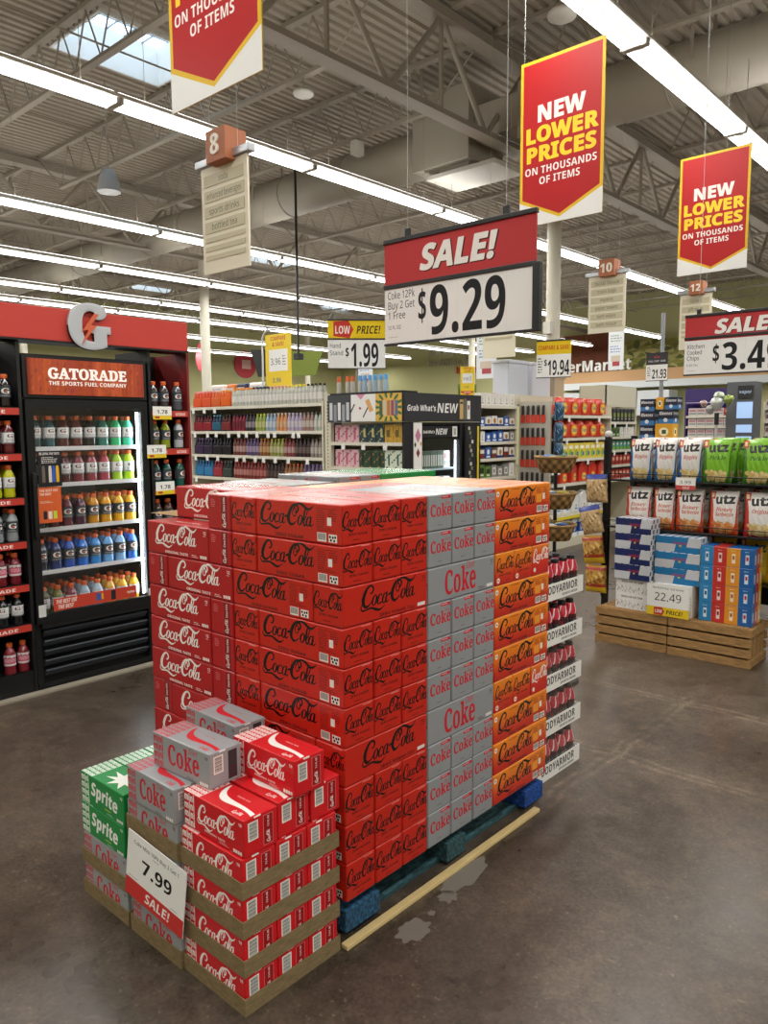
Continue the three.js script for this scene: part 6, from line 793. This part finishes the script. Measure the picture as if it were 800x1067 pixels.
{
  let t = frameSign('sale_sign', 'hanging red sale sign pricing cola at $9.29 over the pallet', [0.9, 1.95, -0.262], 0.735, 0.435, 0.19, saleBoard(['Coke 12Pk', 'Buy 2 Get', '1 Free', '12 FL OZ'], '9.29'), 1024); part('end_rail', rb(0.355, 0.385, 0, 0.245, -0.012, 0.012, 0.003), mat(0x1d1e21, 0.45), t); hang(t, [-0.24, 0.235], 0.435, 3.5);
  t = frameSign('sale_sign', 'red sale sign pricing chips at $3.49 over the chip rack', [3.6, 1.935, -0.01], 0.735, 0.395, 0.15, saleBoard(['Kitchen', 'Cooked', 'Chips', '5.25-7oz'], '3.49'), 768); hang(t, [-0.28, 0.25], 0.395, 3.6);
  // pennant banners
  const bt = new THREE.MeshPhysicalMaterial({ roughness: 0.5, specularIntensity: 0.6, map: texture(640, 1120, (g, w, h) => {
    g.fillStyle = '#e4e4e0'; g.fillRect(0, 0, w, h); g.fillStyle = '#dcb428'; g.beginPath(); g.moveTo(0, 0); g.lineTo(w, 0); g.lineTo(w, h * 0.845); g.lineTo(w / 2, h * 0.975); g.lineTo(0, h * 0.845); g.fill(); g.fillStyle = '#b01c1e'; g.beginPath(); g.moveTo(22, 22); g.lineTo(w - 22, 22); g.lineTo(w - 22, h * 0.832); g.lineTo(w / 2, h * 0.955); g.lineTo(22, h * 0.832); g.fill();
    g.fillStyle = '#e8e2dc'; fitB(g, 'NEW', w * 0.2, h * 0.375, w * 0.58, h * 0.135, 'left', 0, 0.05); g.fillStyle = '#efcb2e'; fitB(g, 'LOWER', w * 0.06, h * 0.495, w * 0.87, h * 0.125, 'left', 0, 0.06); fitB(g, 'PRICES', w * 0.07, h * 0.612, w * 0.85, h * 0.125, 'left', 0, 0.06); g.fillStyle = '#efe9e2'; fitB(g, 'ON THOUSANDS', w * 0.06, h * 0.69, w * 0.87, h * 0.062); fitB(g, 'OF ITEMS', w * 0.24, h * 0.755, w * 0.5, h * 0.062); }) });
  for (const [x, z, w, y, h, l] of [[0.435, -1.147, 0.62, 2.98, 1.09, 'red new lower prices banner cut by the frame top, hanging before the strip lights'], [3.2, -1.1, 0.622, 2.99, 1.085, 'large red new lower prices banner right of the sale sign'], [5.6, -0.925, 0.605, 2.97, 1.03, 'smaller red new lower prices banner at the far right']]) { const b = thing('price_banner', l, 'banner', [x, y, z], FACE); part('panel', card(w, h, 0.006, true).translate(0, h / 2, 0), bt, b); for (const s of [-1, 1]) part('wire', rod([s * w * (x > 5 ? 0.16 : 0.46), h, 0], [s * w * (x > 5 ? 0.16 : 0.46), (x > 3 && x < 4 ? 5.85 : DECK) - y, 0], 0.0016, 4), mat(0xb0b0ac, 0.4), b); }
  // aisle signs
  const terra = mat(0xa4623e, 0.6), ivory = mat(0xd6d0ba, 0.6);
  const aisle = (label, [x, y, z], w, h, num, lines, n) => {
    const t = thing('aisle_sign', label, 'sign', [x, y, z], FACE);
    part('panel', card(w, h, 0.014, true).translate(0, h / 2, 0), new THREE.MeshPhysicalMaterial({ roughness: 0.6, map: texture(320, Math.round(320 * h / w), (g, a, b) => { g.fillStyle = '#d8d2bc'; g.fillRect(0, 0, a, b); }) }), t);
    for (let i = 0; i < n; i++) { const hh = i < lines.length ? h * 0.105 : h * 0.045, yy = i < lines.length ? h * (0.87 - i * 0.145) : h * (0.87 - lines.length * 0.145 - (i - lines.length) * 0.085 + 0.03); if (yy < 0.02) break; part('line_strip', card(w * 0.86, hh, 0.004, false).translate(0, yy, 0.0095), new THREE.MeshPhysicalMaterial({ roughness: 0.6, map: texture(320, 44, (g) => { g.fillStyle = '#b9b295'; g.fillRect(0, 0, 320, 44); if (lines[i]) { g.fillStyle = '#55513f'; fit(g, lines[i], 160, 33, Math.min(280, lines[i].length * 19), 34, 'sans-serif', 'center'); } }) }), t); }
    part('rail', rb(-w * 0.58, w * 0.58, h + 0.005, h + 0.055, -0.03, 0.03, 0.005), mat(0xa4a7aa, 0.35, { metalness: 0.5 }), t); part('cube', rb(-w * 0.16, w * 0.26, h - 0.02, h + w * 0.37, -0.09, 0.09, 0.006), terra, t);
    const g = letters(num, num.length > 1 ? w * 0.22 : w * 0.25, 0.012); const bb = g.boundingBox; g.translate(-(bb.min.x + bb.max.x) / 2 + w * 0.05, h + w * 0.05, 0.0895); part('number', g, mat(0xe6e0d2, 0.5), t, 'number ' + num);
    for (const s of [-1, 1]) part('wire', rod([s * w * 0.3, h + 0.05, 0], [s * w * 0.3, DECK - y, 0], 0.002, 4), mat(0xb0b0ac, 0.4), t);
  };
  aisle('cream aisle 8 sign listing soda, hanging at upper left', [1.77, 2.7, -2.88], 0.52, 0.725, '8', ['soda', 'enhanced beverages', 'sports drinks', 'bottled tea'], 7);
  aisle('cream aisle 10 sign listing paper goods beside the column', [7.5, 2.77, -2.835], 0.49, 0.69, '10', ['facial tissue', 'trash bags', 'napkins', 'paper towels', 'bath wipes', 'bath tissue'], 6);
  aisle('cream aisle sign partly behind the chips sale sign', [8.5, 2.585, -2.107], 0.4, 0.69, '12', ['candles', 'gift wrap', 'cards', 'party'], 6);
  aisle('aisle 9 sign mostly hidden behind the cola sale sign', [6.9, 2.5, -4.02], 0.49, 0.69, '9', ['laundry', 'lighting'], 6);
  // low price sign on a pole
  const low = (g, w, h) => { const s = h * 0.4; g.fillStyle = '#e6c61e'; g.fillRect(0, 0, w, s); g.fillStyle = '#c43a30'; g.beginPath(); g.moveTo(w * 0.1, s * 0.1); g.lineTo(w * 0.36, s * 0.05); g.lineTo(w * 0.45, s * 0.5); g.lineTo(w * 0.38, s * 0.95); g.lineTo(w * 0.1, s * 0.85); g.fill(); g.fillStyle = '#f3ece4'; fitB(g, 'LOW', w * 0.12, s * 0.72, w * 0.27, s * 0.56); g.fillStyle = '#2a2416'; fitB(g, 'PRICE!', w * 0.49, s * 0.72, w * 0.42, s * 0.56, 'left', 0.15); g.fillStyle = '#e9e9e7'; g.fillRect(0, s, w, h - s); g.fillStyle = '#3a3a3c'; fit(g, 'Hand', w * 0.03, s + (h - s) * 0.3, w * 0.2, h * 0.13); fit(g, 'Stand', w * 0.03, s + (h - s) * 0.55, w * 0.24, h * 0.13); price(g, '$', w * 0.3, s + (h - s) * 0.6, w * 0.07, h * 0.26); price(g, '1.99', w * 0.39, s + (h - s) * 0.93, w * 0.5, h * 0.66); };
  t = frameSign('low_price_sign', 'yellow and white low price sign showing $1.99 on a pole', [4.83, 2.28, -4.58], 0.66, 0.56, 0.22, low, 512, { turn: -0.79 }); part('pole', rod([0, -0.27, -0.02], [0, 0.02, -0.02], 0.012, 8), steel, t);
  const comp = (amount, extra) => (g, w, h) => { const s = h * 0.38; g.fillStyle = '#e2c022'; g.fillRect(0, 0, w, s); g.fillStyle = '#b8441c'; fitB(g, 'COMPARE & SAVE!', w * 0.04, s * 0.68, w * 0.92, s * 0.44); g.fillStyle = '#e9e9e7'; g.fillRect(0, s, w, h - s); greek(g, w * 0.04, s + (h - s) * 0.15, w * 0.14, 6, h * 0.05, '#66666a'); price(g, '$', w * 0.22, s + (h - s) * 0.5, w * 0.09, h * 0.24); price(g, amount, w * 0.32, s + (h - s) * 0.9, w * 0.64, h * 0.56); };
  t = frameSign('compare_sign', 'yellow compare and save sign showing $19.94 over the detergent', [7.25, 2.23, -3.42], 0.45, 0.48, 0, comp('19.94'), 320, { turn: FACE + 0.25 }); part('pole', rod([0, -0.34, -0.02], [0, 0.02, -0.02], 0.012, 8), steel, t);
  t = frameSign('price_sign', 'dark grey and white sign showing $21.93 on a pole', [9.3, 2.25, -2.92], 0.32, 0.4, 0, (g, w, h) => { g.fillStyle = '#3c3c40'; g.fillRect(0, 0, w, h * 0.42); g.fillStyle = '#c83a44'; fitB(g, 'HyVee', w * 0.36, h * 0.17, w * 0.28, h * 0.1); g.fillStyle = '#c8c8c8'; fitB(g, 'FULL CART  SAVE', w * 0.1, h * 0.32, w * 0.8, h * 0.09); g.fillStyle = '#e9e9e7'; g.fillRect(0, h * 0.42, w, h * 0.58); greek(g, w * 0.06, h * 0.5, w * 0.16, 5, h * 0.05, '#777'); price(g, '21.93', w * 0.28, h * 0.92, w * 0.68, h * 0.46); }, 256); part('pole', rod([0.06, -0.83, -0.03], [0.06, 0.95, -0.03], 0.03, 8), mat(0x8c9096, 0.4), t);
  const yell = (amount) => (g, w, h) => { g.fillStyle = '#e8c922'; g.fillRect(0, 0, w, h); g.fillStyle = '#b8441c'; fitB(g, 'COMPARE', w / 2, h * 0.1, w * 0.6, h * 0.09, 'center'); fitB(g, '& SAVE!', w / 2, h * 0.19, w * 0.46, h * 0.09, 'center'); g.fillStyle = '#e9e9e6'; g.fillRect(w * 0.14, h * 0.24, w * 0.72, h * 0.34); g.fillStyle = '#3a3a3e'; fit(g, amount, w * 0.2, h * 0.48, w * 0.4, h * 0.14); greek(g, w * 0.66, h * 0.34, w * 0.14, 4, h * 0.03, '#777'); fitB(g, amount, w * 0.26, h * 0.76, w * 0.34, h * 0.11); g.fillStyle = '#c83a2a'; g.beginPath(); g.moveTo(w * 0.04, h * 0.86); g.lineTo(w * 0.96, h * 0.86); g.lineTo(w * 0.96, h * 0.9); g.lineTo(w / 2, h); g.lineTo(w * 0.04, h * 0.9); g.fill(); g.fillStyle = '#f2e4c8'; fitB(g, 'SAVE NOW', w / 2, h * 0.93, w * 0.5, h * 0.06, 'center'); };
  t = thing('compare_card', 'yellow compare and save card in a wire arch over soda shelf', 'sign', [4.862, 1.978, -6.02], FACE); part('card', card(0.5, 0.8, 0.004, true).translate(0.03, 0.42, 0), new THREE.MeshPhysicalMaterial({ roughness: 0.5, map: texture(256, 410, yell('3.96')) }), t); part('arch', new THREE.TubeGeometry(new THREE.CatmullRomCurve3([[-0.28, -0.07, 0], [-0.28, 0.5, 0], [-0.27, 0.8, 0], [-0.2, 0.87, 0], [0, 0.88, 0], [0.24, 0.88, 0]].map((p) => new THREE.Vector3(...p))), 30, 0.012, 8), mat(0xcacac6, 0.4), t);
  t = thing('compare_card', 'small yellow compare card above the black display header', 'sign', [5.85, 1.985, -3.76], FACE + 0.5); part('card', card(0.17, 0.33, 0.004, true).translate(0, 0.165, 0), new THREE.MeshPhysicalMaterial({ roughness: 0.5, map: texture(160, 310, yell('5.00')) }), t);
  // printed posters hanging further back
  const post = (label, x, y, z, w, h) => { const b = thing('hanging_poster', label, 'poster', [x, y, z], FACE); part('sheet', card(w, h, 0.004, true).translate(0, h / 2, 0), new THREE.MeshPhysicalMaterial({ roughness: 0.5, map: texture(128, 256, (g) => { g.fillStyle = '#dcdfe2'; g.fillRect(0, 0, 128, 256); greek(g, 16, 24, 96, 3, 12, '#8ca08c'); greek(g, 16, 96, 90, 3, 12, '#7c94c4'); g.fillStyle = '#a83c44'; g.fillRect(36, 196, 60, 34); g.fillStyle = '#c8b8a8'; g.fillRect(24, 160, 76, 40); }) }), b); part('wire', rod([0, h, 0], [0, DECK - y, 0], 0.004, 4), steel, b); };
  post('pale printed poster hanging below the cola sale sign', 12, 2.63, -7.7, 0.5, 0.95); post('pale printed poster hanging under the aisle ten sign', 12, 2.65, -4.82, 0.3, 0.7);
  post('white printed poster behind the low price sign', 8.5, 2.35, -7.9, 0.35, 0.6); 
}

scene.traverse((o) => { if (o.isMesh) { o.castShadow = true; o.receiveShadow = true; } });
renderer.render(scene, camera);
